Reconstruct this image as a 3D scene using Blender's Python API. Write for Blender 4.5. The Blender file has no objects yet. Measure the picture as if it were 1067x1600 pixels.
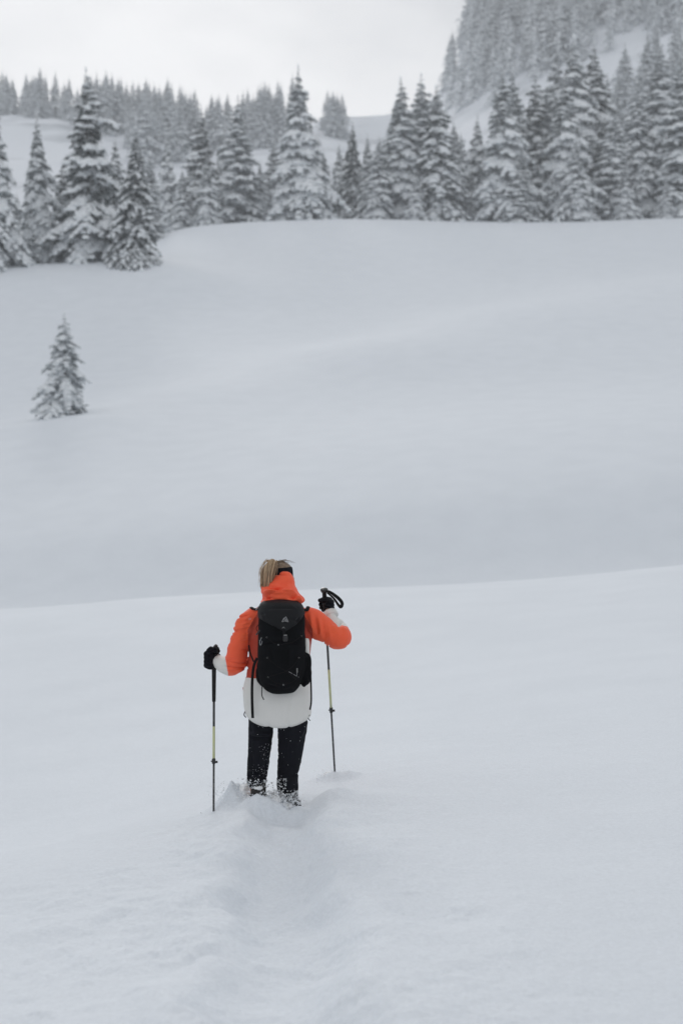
import bpy, math, random
import numpy as np
from mathutils import Vector

# ------------------------------------------------------------------ camera, sky, light
SC = bpy.context.scene
COL = SC.collection
R = math.radians
FPX = 2222.2            # focal length in pixels of the 1600 px high photograph
HOR = 800.0

cam_d = bpy.data.cameras.new("camera")
cam = bpy.data.objects.new("camera", cam_d)
COL.objects.link(cam)
cam.location = (0, 0, 0)
cam.rotation_euler = (R(90), 0, 0)
cam_d.sensor_fit = 'VERTICAL'
cam_d.sensor_height = 36
cam_d.sensor_width = 24
cam_d.lens = 50
cam_d.clip_start = 0.05
cam_d.clip_end = 6000
cam_d.dof.use_dof = True
cam_d.dof.focus_distance = 9.3
cam_d.dof.aperture_fstop = 2.1
SC.camera = cam

SUN_EL, SUN_AZ = R(25), R(-8)      # azimuth from +Y towards +X
world = bpy.data.worlds.new("World")
SC.world = world
world.use_nodes = True
nt = world.node_tree
nt.nodes.clear()
wo = nt.nodes.new("ShaderNodeOutputWorld")
bg = nt.nodes.new("ShaderNodeBackground")
sky = nt.nodes.new("ShaderNodeTexSky")
sky.sky_type = 'NISHITA'
sky.sun_disc = False
sky.sun_elevation = SUN_EL
sky.sun_rotation = SUN_AZ
hs = nt.nodes.new("ShaderNodeHueSaturation")
hs.inputs['Saturation'].default_value = 0.22
tc = nt.nodes.new("ShaderNodeTexCoord")
mp = nt.nodes.new("ShaderNodeMapping")
mp.inputs['Scale'].default_value = (1.0, 1.0, 2.2)
nz = nt.nodes.new("ShaderNodeTexNoise")
nz.inputs['Scale'].default_value = 3.2
nz.inputs['Detail'].default_value = 5
nz.inputs['Roughness'].default_value = 0.5
cr = nt.nodes.new("ShaderNodeValToRGB")
cr.color_ramp.elements[0].position = 0.35
cr.color_ramp.elements[0].color = (0.60, 0.61, 0.635, 1)
cr.color_ramp.elements[1].position = 0.56
cr.color_ramp.elements[1].color = (0.965, 0.96, 0.965, 1)
mul = nt.nodes.new("ShaderNodeVectorMath"); mul.operation = 'SCALE'
mul.inputs['Scale'].default_value = 10.9
mix = nt.nodes.new("ShaderNodeMix"); mix.data_type = 'RGBA'
mix.inputs['Factor'].default_value = 0.86
L = nt.links.new
L(sky.outputs[0], hs.inputs['Color'])
L(tc.outputs['Generated'], mp.inputs['Vector'])
L(mp.outputs[0], nz.inputs['Vector'])
L(nz.outputs['Fac'], cr.inputs[0])
L(cr.outputs[0], mul.inputs[0])
L(hs.outputs[0], mix.inputs['A'])
L(mul.outputs[0], mix.inputs['B'])
L(mix.outputs['Result'], bg.inputs['Color'])
bg.inputs['Strength'].default_value = 0.10
L(bg.outputs[0], wo.inputs[0])

sun_d = bpy.data.lights.new("sun", 'SUN')
sun_d.energy = 1.5
sun_d.angle = R(14)
sun_d.color = (1.0, 0.975, 0.94)
sun = bpy.data.objects.new("sun", sun_d)
COL.objects.link(sun)
sdir = Vector((math.sin(SUN_AZ) * math.cos(SUN_EL), math.cos(SUN_AZ) * math.cos(SUN_EL), math.sin(SUN_EL)))
sun.rotation_euler = (-sdir).to_track_quat('-Z', 'Y').to_euler()

SC.view_settings.view_transform = 'Standard'
SC.view_settings.look = 'None'
SC.view_settings.exposure = -0.20
SC.view_settings.gamma = 1
SC.view_settings.use_curve_mapping = False
SC.render.engine = 'CYCLES'
SC.cycles.max_bounces = 14
SC.cycles.diffuse_bounces = 8
SC.cycles.glossy_bounces = 2
SC.cycles.transmission_bounces = 10
SC.cycles.volume_bounces = 5
SC.cycles.use_denoising = True
SC.cycles.use_adaptive_sampling = False
try:
    SC.cycles.sampling_pattern = 'BLUE_NOISE'
except Exception:
    pass

rng = np.random.default_rng(7)

# ------------------------------------------------------------------ noise
def _h(ix, iy, iz, seed):
    n = (ix * 374761393 + iy * 668265263 + iz * 2147483647 + seed * 1274126177) & 0xffffffff
    n = ((n ^ (n >> 13)) * 1274126177) & 0xffffffff
    n = ((n ^ (n >> 16)) * 2246822519) & 0xffffffff
    n = n ^ (n >> 15)
    return (n & 0xffff) / 32767.5 - 1.0

def vnoise(x, y, z=None, seed=0):
    x = np.asarray(x, float); y = np.asarray(y, float)
    z = np.zeros_like(x) if z is None else np.asarray(z, float)
    fx, fy, fz = np.floor(x), np.floor(y), np.floor(z)
    ix, iy, iz = fx.astype(np.int64), fy.astype(np.int64), fz.astype(np.int64)
    tx, ty, tz = x - fx, y - fy, z - fz
    sx, sy, sz = (t * t * t * (t * (t * 6 - 15) + 10) for t in (tx, ty, tz))
    r = 0
    for dx in (0, 1):
        wx = sx if dx else 1 - sx
        for dy in (0, 1):
            wy = sy if dy else 1 - sy
            for dz in (0, 1):
                wz = sz if dz else 1 - sz
                r = r + wx * wy * wz * _h(ix + dx, iy + dy, iz + dz, seed)
    return r

def fbm(x, y, z=None, octv=4, rough=0.5, seed=0):
    a, s, r = 1.0, 0.0, 0
    z = np.zeros_like(np.asarray(x, float)) if z is None else z
    for k in range(octv):
        r = r + a * vnoise(x * 2**k + 17.3 * k, y * 2**k - 9.1 * k, z * 2**k + 3.7 * k, seed + k)
        s += a
        a *= rough
    return r / s

# ------------------------------------------------------------------ mesh helpers
def mesh_np(name, V, F, smooth=True, mats=(), mi=None):
    """F: (n,3) or (n,4) array, or a list of such arrays"""
    V = np.asarray(V, dtype=np.float32)
    Fs = F if isinstance(F, list) else [F]
    Fs = [np.asarray(f, dtype=np.int32) for f in Fs if len(f)]
    me = bpy.data.meshes.new(name)
    me.vertices.add(len(V))
    me.vertices.foreach_set('co', V.ravel())
    loops = np.concatenate([f.ravel() for f in Fs])
    tot = np.concatenate([np.full(len(f), f.shape[1], np.int32) for f in Fs])
    start = np.concatenate([[0], np.cumsum(tot)[:-1]]).astype(np.int32)
    me.loops.add(len(loops))
    me.loops.foreach_set('vertex_index', loops)
    me.polygons.add(len(tot))
    me.polygons.foreach_set('loop_start', start)
    me.polygons.foreach_set('loop_total', tot)
    if mi is not None:
        me.polygons.foreach_set('material_index', np.asarray(mi, np.int32))
    me.polygons.foreach_set('use_smooth', np.full(len(tot), smooth))
    me.update(calc_edges=True)
    for m in mats:
        me.materials.append(m)
    return me

def ob(name, me, parent=None, loc=None):
    o = bpy.data.objects.new(name, me)
    COL.objects.link(o)
    if parent is not None:
        o.parent = parent
    if loc is not None:
        o.location = loc
    return o

def tag(o, label=None, cat=None, group=None, kind=None):
    if label: o['label'] = label
    if cat: o['category'] = cat
    if group: o['group'] = group
    if kind: o['kind'] = kind
    return o

class Acc:
    """gathers vertices and triangles/quads of one mesh"""
    def __init__(s):
        s.V = []; s.T = []; s.Q = []; s.n = 0; s.mt = []; s.mq = []
    def add(s, V, F, m=0):
        V = np.asarray(V, float); F = np.asarray(F, int)
        s.V.append(V)
        if F.shape[1] == 3:
            s.T.append(F + s.n); s.mt.append(np.full(len(F), m))
        else:
            s.Q.append(F + s.n); s.mq.append(np.full(len(F), m))
        s.n += len(V)
    def mesh(s, name, mats, smooth=True, off=(0, 0, 0)):
        Fs, mi = [], []
        if s.T: Fs.append(np.concatenate(s.T)); mi.append(np.concatenate(s.mt))
        if s.Q: Fs.append(np.concatenate(s.Q)); mi.append(np.concatenate(s.mq))
        return mesh_np(name, np.concatenate(s.V) - np.array(off), Fs, smooth, mats, np.concatenate(mi))

def ico(level=0):
    t = (1 + 5**.5) / 2
    V = np.array([(-1, t, 0), (1, t, 0), (-1, -t, 0), (1, -t, 0), (0, -1, t), (0, 1, t), (0, -1, -t), (0, 1, -t),
                  (t, 0, -1), (t, 0, 1), (-t, 0, -1), (-t, 0, 1)], float)
    V /= np.linalg.norm(V[0])
    F = [(0, 11, 5), (0, 5, 1), (0, 1, 7), (0, 7, 10), (0, 10, 11), (1, 5, 9), (5, 11, 4), (11, 10, 2), (10, 7, 6), (7, 1, 8),
         (3, 9, 4), (3, 4, 2), (3, 2, 6), (3, 6, 8), (3, 8, 9), (4, 9, 5), (2, 4, 11), (6, 2, 10), (8, 6, 7), (9, 8, 1)]
    V = [tuple(v) for v in V]
    for _ in range(level):
        cache = {}; nf = []
        def mid(a, b):
            k = (min(a, b), max(a, b))
            if k not in cache:
                m = np.array(V[a]) + np.array(V[b]); m /= np.linalg.norm(m)
                V.append(tuple(m)); cache[k] = len(V) - 1
            return cache[k]
        for a, b, c in F:
            ab, bc, ca = mid(a, b), mid(b, c), mid(c, a)
            nf += [(a, ab, ca), (b, bc, ab), (c, ca, bc), (ab, bc, ca)]
        F = nf
    return np.array(V), np.array(F)
ICO = [ico(0), ico(1), ico(2), ico(3)]

def lumps(C, A, B, N, level=0, jit=0.12, rs=None):
    """ellipsoids: centres C (n,3), half-axis vectors A, B, N (n,3)"""
    rs = rs or rng
    T, F = ICO[level]
    n = len(C); m = len(T)
    J = 1 + rs.normal(0, jit, (n, m, 1))
    V = C[:, None] + J * (T[None, :, 0:1] * A[:, None] + T[None, :, 1:2] * B[:, None] + T[None, :, 2:3] * N[:, None])
    FF = F[None] + (np.arange(n) * m)[:, None, None]
    return V.reshape(-1, 3), FF.reshape(-1, 3)

def catmull(P, n):
    P = np.asarray(P, float)
    k = len(P)
    t = np.linspace(0, k - 1, n)
    i = np.clip(t.astype(int), 0, k - 2)
    f = (t - i)[:, None]
    p0 = P[np.clip(i - 1, 0, k - 1)]; p1 = P[i]; p2 = P[i + 1]; p3 = P[np.clip(i + 2, 0, k - 1)]
    return 0.5 * (2 * p1 + (p2 - p0) * f + (2 * p0 - 5 * p1 + 4 * p2 - p3) * f**2 + (3 * p1 - p0 - 3 * p2 + p3) * f**3)

def tube(P, r, n=None, seg=12, flat=1.0, up=None):
    """closed tube along points P with radii r; flat squeezes one axis (up = the squeezed direction)"""
    P = np.asarray(P, float); r = np.asarray(r, float) * np.ones(len(P))
    if n:
        Q = catmull(np.c_[P, r], n); P = Q[:, :3]; r = np.maximum(Q[:, 3], 1e-4)
    T = np.gradient(P, axis=0); T /= np.linalg.norm(T, axis=1)[:, None] + 1e-12
    u = np.array(up, float) if up is not None else (np.array([0, 0, 1.]) if abs(T[0][2]) < .9 else np.array([1., 0, 0]))
    V = []
    a = np.linspace(0, 2 * np.pi, seg, endpoint=False)
    for k in range(len(P)):
        u = u - T[k] * (u @ T[k]); u /= np.linalg.norm(u) + 1e-12
        w = np.cross(T[k], u)
        V.append(P[k] + r[k] * (np.cos(a)[:, None] * w + flat * np.sin(a)[:, None] * u))
    m = len(P)
    V = np.concatenate(V + [P[:1] - T[:1] * 0, P[-1:]])
    Q, Tt = [], []
    for k in range(m - 1):
        for j in range(seg):
            j2 = (j + 1) % seg
            Q.append((k * seg + j, k * seg + j2, (k + 1) * seg + j2, (k + 1) * seg + j))
    c0, c1 = m * seg, m * seg + 1
    for j in range(seg):
        j2 = (j + 1) % seg
        Tt.append((c0, j2, j)); Tt.append((c1, (m - 1) * seg + j, (m - 1) * seg + j2))
    return V, np.array(Q), np.array(Tt)

def put(acc, tb, m=0):
    V, Q, T = tb
    n0 = acc.n
    acc.V.append(V); acc.Q.append(Q + n0); acc.mq.append(np.full(len(Q), m))
    acc.T.append(T + n0); acc.mt.append(np.full(len(T), m)); acc.n += len(V)

def box(c, s, ax=None):
    c = np.array(c, float)
    ax = np.eye(3) if ax is None else np.array(ax, float)
    V = []
    for k in range(8):
        d = np.array([(k & 1) * 2 - 1, ((k >> 1) & 1) * 2 - 1, ((k >> 2) & 1) * 2 - 1]) * np.array(s) / 2
        V.append(c + d @ ax)
    F = [(0, 2, 3, 1), (4, 5, 7, 6), (0, 1, 5, 4), (2, 6, 7, 3), (0, 4, 6, 2), (1, 3, 7, 5)]
    return np.array(V), np.array(F)

# ------------------------------------------------------------------ materials
def mat(name, col, rough=0.6, col2=None, nscale=8, ramp=(0.4, 0.6), bump=0.0, bscale=60, bdist=0.01, spec=0.3, bump2=None, sheen=0.0, detail=4, metal=0):
    m = bpy.data.materials.new(name); m.use_nodes = True
    n = m.node_tree; b = n.nodes['Principled BSDF']
    b.inputs['Base Color'].default_value = (*col, 1)
    b.inputs['Roughness'].default_value = rough
    b.inputs['Specular IOR Level'].default_value = spec
    b.inputs['Sheen Weight'].default_value = sheen
    b.inputs['Metallic'].default_value = metal
    t = n.nodes.new('ShaderNodeTexCoord')
    if col2 is not None:
        z = n.nodes.new('ShaderNodeTexNoise'); z.inputs['Scale'].default_value = nscale; z.inputs['Detail'].default_value = detail
        r = n.nodes.new('ShaderNodeValToRGB')
        r.color_ramp.elements[0].position = ramp[0]; r.color_ramp.elements[0].color = (*col, 1)
        r.color_ramp.elements[1].position = ramp[1]; r.color_ramp.elements[1].color = (*col2, 1)
        n.links.new(t.outputs['Object'], z.inputs['Vector']); n.links.new(z.outputs['Fac'], r.inputs[0])
        n.links.new(r.outputs[0], b.inputs['Base Color'])
    if bump:
        z = n.nodes.new('ShaderNodeTexNoise'); z.inputs['Scale'].default_value = bscale; z.inputs['Detail'].default_value = 3
        bp = n.nodes.new('ShaderNodeBump'); bp.inputs['Strength'].default_value = bump; bp.inputs['Distance'].default_value = bdist
        n.links.new(t.outputs['Object'], z.inputs['Vector']); n.links.new(z.outputs['Fac'], bp.inputs['Height'])
        last = bp
        if bump2:
            z2 = n.nodes.new('ShaderNodeTexNoise'); z2.inputs['Scale'].default_value = bump2[1]; z2.inputs['Detail'].default_value = 4
            b2 = n.nodes.new('ShaderNodeBump'); b2.inputs['Strength'].default_value = bump2[0]; b2.inputs['Distance'].default_value = bump2[2]
            n.links.new(t.outputs['Object'], z2.inputs['Vector']); n.links.new(z2.outputs['Fac'], b2.inputs['Height'])
            n.links.new(bp.outputs[0], b2.inputs['Normal']); last = b2
        n.links.new(last.outputs[0], b.inputs['Normal'])
    return m

SNOW = (0.695, 0.735, 0.78)
M_snow = mat('snow', SNOW, 0.85, (0.72, 0.76, 0.805), 0.6, (0.35, 0.65), bump=0.5, bscale=60, bdist=0.008, spec=0.15, bump2=(0.55, 4.5, 0.035))
# fine grain of the snow surface
_n = M_snow.node_tree; _b = _n.nodes['Principled BSDF']
_src = _b.inputs['Base Color'].links[0].from_socket
_z = _n.nodes.new('ShaderNodeTexNoise'); _z.inputs['Scale'].default_value = 48; _z.inputs['Detail'].default_value = 3; _z.inputs['Roughness'].default_value = .7
_r = _n.nodes.new('ShaderNodeMapRange'); _r.inputs['From Min'].default_value = .25; _r.inputs['From Max'].default_value = .75; _r.inputs['To Min'].default_value = .93; _r.inputs['To Max'].default_value = 1.06
_v = _n.nodes.new('ShaderNodeVectorMath'); _v.operation = 'SCALE'
_t = _n.nodes.new('ShaderNodeTexCoord')
_n.links.new(_t.outputs['Object'], _z.inputs['Vector']); _n.links.new(_z.outputs['Fac'], _r.inputs['Value']); _n.links.new(_r.outputs[0], _v.inputs['Scale'])
_n.links.new(_src, _v.inputs[0]); _n.links.new(_v.outputs[0], _b.inputs['Base Color'])
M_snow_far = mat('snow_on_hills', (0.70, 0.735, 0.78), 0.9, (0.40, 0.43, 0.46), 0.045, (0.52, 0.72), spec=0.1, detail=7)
M_clump = mat('snow_clump', (0.84, 0.865, 0.89), 0.85, bump=0.4, bscale=140, bdist=0.004, spec=0.1)
_b = M_clump.node_tree.nodes['Principled BSDF']; _b.inputs['Subsurface Weight'].default_value = .8; _b.inputs['Subsurface Radius'].default_value = (1, 1, 1); _b.inputs['Subsurface Scale'].default_value = .05
M_powder = mat('airborne_powder_snow', (0.90, 0.915, 0.93), 0.9, spec=.05)
_n = M_powder.node_tree; _b = _n.nodes['Principled BSDF']
_t = _n.nodes.new('ShaderNodeBsdfTranslucent'); _t.inputs[0].default_value = (0.92, 0.935, 0.95, 1)
_m = _n.nodes.new('ShaderNodeMixShader'); _m.inputs[0].default_value = .6
_n.links.new(_b.outputs[0], _m.inputs[1]); _n.links.new(_t.outputs[0], _m.inputs[2]); _n.links.new(_m.outputs[0], _n.nodes['Material Output'].inputs[0])
M_tsnow = mat('snow_on_branches', (0.78, 0.81, 0.83), 0.9, (0.62, 0.65, 0.67), 2.2, (0.45, 0.8), bump=0.5, bscale=7, bdist=0.08, spec=0.1)
M_needle = mat('spruce_needles', (0.012, 0.020, 0.019), 0.8, (0.46, 0.50, 0.51), 3.2, (0.52, 0.68), spec=0.2, detail=6)
M_needle_frost = mat('frosted_needles', (0.018, 0.028, 0.027), 0.8, (0.62, 0.66, 0.68), 3.0, (0.44, 0.60), spec=0.2, detail=6)
M_needle_far = mat('haze_paled_frosted_needles', (0.05, 0.068, 0.068), 0.8, (0.56, 0.59, 0.61), 3.0, (0.38, 0.62), spec=0.2, detail=6)  # frosted needles, made paler still: distance haze painted into the colour
M_bark = mat('spruce_bark', (0.05, 0.042, 0.036), 0.9, (0.13, 0.12, 0.11), 5, (0.4, 0.7), bump=0.6, bscale=14, bdist=0.03)

# ------------------------------------------------------------------ terrain
def P2Z(y, py):
    return (HOR - py) / FPX * y
rows = [  # distance, kind, (pixel column, value)
    (0.5, 'z', [(0, -1.60)]),
    (3, 'z', [(0, -1.68), (533, -1.66)]),
    (5, 'z', [(0, -1.84), (533, -1.73), (1067, -1.70)]),
    (7, 'z', [(0, -1.98), (533, -1.82), (1067, -1.76)]),
    (8.6, 'z', [(0, -2.125), (200, -2.02), (334, -1.93), (533, -1.885), (1067, -1.79)]),
    (9.4, 'z', [(0, -2.27), (200, -2.10), (334, -1.985), (533, -1.90), (1067, -1.80)]),
    (10.4, 'z', [(0, -2.52), (200, -2.27), (334, -2.11), (533, -1.91), (1067, -1.80)]),
    (12, 'z', [(0, -2.78), (200, -2.52), (334, -2.28), (533, -2.02), (1067, -1.80)]),
    (20, 'z', [(0, -3.10), (533, -2.42), (1067, -1.80)]),
    (36, 'p', [(0, 955), (300, 928), (533, 920), (750, 911), (900, 901), (1067, 882), (1400, 850)]),
    (44, 'z', [(0, -4.3), (533, -3.9), (1067, -3.0)]),
    (54, 'z', [(0, -4.2), (533, -3.4), (1067, -2.4)]),
    (63, 'p', [(0, 845), (533, 788), (1067, 738)]),
    (75, 'p', [(0, 755), (533, 700), (1067, 652)]),
    (92, 'p', [(0, 664), (150, 634), (350, 638), (533, 643), (1067, 608)]),
    (100, 'p', [(0, 661), (150, 630), (300, 600), (533, 609), (800, 600), (1067, 588)]),
    (115, 'p', [(0, 625), (150, 612), (400, 568), (560, 532), (800, 530), (1067, 540)]),
    (130, 'p', [(0, 560), (150, 556), (400, 545), (560, 529), (800, 478), (1067, 486)]),
    (150, 'p', [(0, 482), (150, 480), (533, 494), (800, 470), (1067, 428)]),
    (165, 'p', [(0, 418), (150, 412), (235, 405), (400, 440), (533, 455), (800, 448), (1067, 423)]),
    (180, 'p', [(0, 418), (150, 411), (235, 404), (400, 412), (533, 422), (800, 420), (1067, 408)]),
    (210, 'p', [(0, 425), (200, 410), (260, 380), (400, 368), (533, 362), (1067, 365)]),
    (232, 'p', [(0, 430), (200, 405), (250, 358), (400, 346), (533, 340), (750, 349), (900, 347), (1067, 341)]),
    (245, 'p', [(0, 420), (200, 395), (260, 358), (533, 344), (1067, 345)]),
    (300, 'p', [(0, 330), (260, 335), (533, 338), (800, 318), (1067, 275)]),
    (400, 'p', [(0, 235), (260, 250), (400, 255), (533, 262), (600, 268), (700, 235), (800, 190), (1067, 100)]),
    (500, 'p', [(0, 172), (100, 176), (260, 205), (400, 212), (500, 195), (560, 218), (620, 226), (672, 205), (712, 165), (812, 55), (1067, -70)]),
    (560, 'p', [(0, 185), (260, 215), (480, 205), (545, 187), (610, 185), (672, 188), (715, 115), (775, 0), (825, -80), (1067, -250)]),
    (700, 'p', [(0, 260), (533, 235), (672, 215), (715, 150), (775, -30), (835, -140), (1067, -380)]),
    (1000, 'p', [(0, 400), (533, 360), (760, 150), (1067, -120)]),
    (1250, 'p', [(0, 500), (533, 460), (760, 300), (1067, 100)]),
]
PXG = np.arange(-600, 1680, 10.0)
LY = np.array([math.log(r_[0]) for r_ in rows])
TAB = []
for y_, k_, pts_ in rows:
    xs_ = [p[0] for p in pts_]; vs_ = [p[1] for p in pts_]
    v = np.interp(PXG, xs_, vs_)
    if k_ == 'p':
        v = P2Z(y_, v)
    sg = 3.5 if y_ > 150 else 7
    ker = np.exp(-0.5 * (np.arange(-24, 25) / sg)**2); ker /= ker.sum()
    v = np.convolve(np.pad(v, 24, mode='edge'), ker, 'valid')
    TAB.append(v)
TAB = np.array(TAB)
# monotone cubic in log distance
hh = np.diff(LY)[:, None]
dl = np.diff(TAB, axis=0) / hh
mm = np.zeros_like(TAB)
mm[0], mm[-1] = dl[0], dl[-1]
w1 = 2 * hh[1:] + hh[:-1]; w2 = hh[1:] + 2 * hh[:-1]
same = dl[:-1] * dl[1:] > 0
with np.errstate(divide='ignore', invalid='ignore'):
    har = (w1 + w2) / (w1 / dl[:-1] + w2 / dl[1:])
mm[1:-1] = np.where(same, har, 0)
LYF = np.linspace(LY[0], LY[-1], 1200)
seg_ = np.clip(np.searchsorted(LY, LYF, side='right') - 1, 0, len(LY) - 2)
tt = ((LYF - LY[seg_]) / hh[seg_, 0])[:, None]
H0 = hh[seg_]
FINE = ((2 * tt**3 - 3 * tt**2 + 1) * TAB[seg_] + (tt**3 - 2 * tt**2 + tt) * H0 * mm[seg_]
        + (-2 * tt**3 + 3 * tt**2) * TAB[seg_ + 1] + (tt**3 - tt**2) * H0 * mm[seg_ + 1])

TRX = [(-3, 0.10), (0, 0.05), (3, -0.10), (5, -0.20), (7, -0.29), (9.4, -0.42), (12, -0.5)]   # centre line of the trodden track
def ground(x, y, detail=True):
    x = np.asarray(x, float); y = np.asarray(y, float)
    r = np.hypot(x, y)
    ang = np.arctan2(x, y)
    px = 533.5 + FPX * np.tan(np.clip(ang, -0.46, 0.46))
    yy = np.clip(r * np.cos(np.clip(ang, -0.46, 0.46)), 0.5, 1249)
    gi = np.clip((px - PXG[0]) / 10.0, 0, len(PXG) - 1.001)
    gj = np.clip((np.log(yy) - LY[0]) / (LY[-1] - LY[0]) * 1199, 0, 1198.999)
    i = gi.astype(int); j = gj.astype(int); fi = gi - i; fj = gj - j
    z = ((FINE[j, i] * (1 - fi) + FINE[j, i + 1] * fi) * (1 - fj) + (FINE[j + 1, i] * (1 - fi) + FINE[j + 1, i + 1] * fi) * fj)
    back = np.clip((np.abs(ang) - 0.6) / 1.2, 0, 1)
    back = back * back * (3 - 2 * back)
    z = z * (1 - back) + (-1.6 - 0.02 * r) * back
    # wind-shaped swells, small close by, larger far off
    z = z + 0.02 * np.clip(r / 6, 0, 1) * fbm(x * .55, y * .3, seed=3, octv=3)
    z = z + 0.0018 * np.clip(r - 25, 0, 200) * fbm(x * .035, y * .022, seed=5, octv=3)
    z = z + np.clip((r - 300) / 150, 0, 1) * 5.0 * fbm(x * .018, y * .018, seed=9, octv=5)
    z = z + 0.38 * np.exp(-((x + 17.0) / 3.6)**2 - ((y - 87.3) / 1.9)**2)      # drift in front of the lone tree
    if detail:
        cx = np.interp(y, [t[0] for t in TRX], [t[1] for t in TRX])
        near = (r < 14)
        s = (x - cx) + 0.07 * vnoise(x * 0 + 1, y * 1.9, seed=31)
        end = 1 / (1 + np.exp((y - 9.62) * 14))
        sc = np.clip((9.8 - y) / 4, 0, 1)
        wdt = 0.19 + 0.05 * sc
        dep = 0.085 + 0.055 * np.clip((9.0 - y) / 1.2, 0, 1) * (1 - .3 * sc)
        prof = -dep * np.exp(-np.abs(s / wdt)**3)
        berm = 0.05 * np.exp(-((np.abs(s) - wdt * 1.55) / 0.15)**2) * (0.7 + 0.5 * vnoise(x * 3, y * 2.3, seed=12))
        churn = np.exp(-np.abs((s + .12 * sc) / (0.60 + 0.62 * sc))**2.2)
        steps = 0.012 * np.sin(y * 2 * np.pi / 0.62 + np.tanh(s / .08) * 1.4) * np.exp(-((np.abs(s) - .13) / .12)**2)
        lump = (0.026 + .020 * np.clip((y - 5.5) / 1.5, 0, 1)) * fbm(x * 3.1, y * 2.3, seed=21, octv=5, rough=.55)
        cr_ = vnoise(x * 9, y * 9, seed=25)
        lump = lump + 0.014 * np.maximum(cr_, 0)**1.5 * (vnoise(x * 2, y * 2, seed=26) > -.1)
        lump = lump + 0.030 * fbm(x * 8.5, y * 7.5, seed=28, octv=4, rough=.6) * np.clip(.55 + 1.2 * vnoise(x * 2.4, y * 2.4, seed=29), 0, 1)
        z = z + np.where(near, end * (prof + berm + steps) + churn * end * lump, 0)
        # the snow pushed up left of the track and an old dimple on the right
        z = z + 0.035 * np.exp(-((x + 1.25) / .5)**2 - ((y - 7.0) / .9)**2) * (1 + fbm(x * 5, y * 5, seed=41, octv=3)) * near
        z = z - 0.035 * np.exp(-((x - .50) / .17)**2 - ((y - 6.25) / .16)**2)
        z = z + 0.05 * np.exp(-((x - .02) / .33)**2 - ((y - 9.35) / .22)**2)
        rg = 1 + .55 * fbm(x * 15, y * 15, seed=43, octv=4)
        z = z + rg * (0.155 * np.exp(-((x + .70) / .13)**2 - ((y - 9.52) / .16)**2) + 0.06 * np.exp(-((x + .45) / .12)**2 - ((y - 9.50) / .14)**2) + 0.125 * np.exp(-((x + .53) / .10)**2 - ((y - 9.24) / .075)**2) + 0.095 * np.exp(-((x + .37) / .12)**2 - ((y - 9.26) / .085)**2)
                      + 0.07 * np.exp(-((x + .04) / .16)**2 - ((y - 10.32) / .12)**2)) * near
        z = z - 0.03 * np.exp(-((x + .06) / .12)**2 - ((y - 10.4) / .12)**2)
    return z

def gz(x, y):
    return float(ground(np.array([x]), np.array([y]))[0])

a_f = np.linspace(-0.30, 0.30, 560)
a_l = -0.30 - (np.linspace(0, 1, 60)[1:])**1.6 * (math.pi - 0.30)
angs = np.concatenate([a_l[::-1], a_f, -a_l])
angs = angs[1:]                                  # -pi and pi are the same ray
rad = np.concatenate([[0.35, 0.7, 1.1, 1.6, 2.2, 2.8, 3.3, 3.7], np.exp(np.arange(math.log(4.0), math.log(12.5), 0.0034)),
                      np.exp(np.arange(math.log(12.6), math.log(1240), 0.013))])
AA, RR = np.meshgrid(angs, rad)
XX = RR * np.sin(AA); YY = RR * np.cos(AA)
ZZ = ground(XX, YY)
na, nr = len(angs), len(rad)
def ground_part(j0, j1, name, mt, fan=False):
    V = np.stack([XX[j0:j1], YY[j0:j1], ZZ[j0:j1]], -1).reshape(-1, 3)
    jj, ii = np.meshgrid(np.arange(j1 - j0 - 1), np.arange(na), indexing='ij')
    i2 = (ii + 1) % na
    Q = np.stack([jj * na + ii, jj * na + i2, (jj + 1) * na + i2, (jj + 1) * na + ii], -1).reshape(-1, 4)[:, ::-1]
    Fs = [Q]
    if fan:
        V = np.vstack([V, [0, 0, -1.6]])
        Fs.append(np.array([(len(V) - 1, (k + 1) % na, k) for k in range(na)])[:, ::-1])
    me = mesh_np(name, V, Fs, True, [mt])
    return tag(ob(name, me), kind='structure')
jcut = int(np.searchsorted(rad, 262))
g1 = ground_part(0, jcut + 1, 'snow_ground', M_snow, fan=True)
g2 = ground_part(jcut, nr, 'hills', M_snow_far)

# ------------------------------------------------------------------ haze
bxV, bxF = box((0, 0, 170), (2600, 2600, 1))
ztop = float(ZZ.max()) + 40; zbot = float(ZZ.min()) - 1.5
bxV, bxF = box((0, 0, (ztop + zbot) / 2), (2560, 2560, ztop - zbot))
M_haze = bpy.data.materials.new('haze'); M_haze.use_nodes = True
hn = M_haze.node_tree; hn.nodes.clear()
ho = hn.nodes.new('ShaderNodeOutputMaterial'); hv = hn.nodes.new('ShaderNodeVolumePrincipled')
hv.inputs['Color'].default_value = (0.93, 0.955, 0.98, 1)
hv.inputs['Density'].default_value = 0.00052
hv.inputs['Anisotropy'].default_value = 0.2
hn.links.new(hv.outputs[0], ho.inputs['Volume'])
tag(ob('haze', mesh_np('haze', bxV, bxF, False, [M_haze])), kind='stuff')

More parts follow.
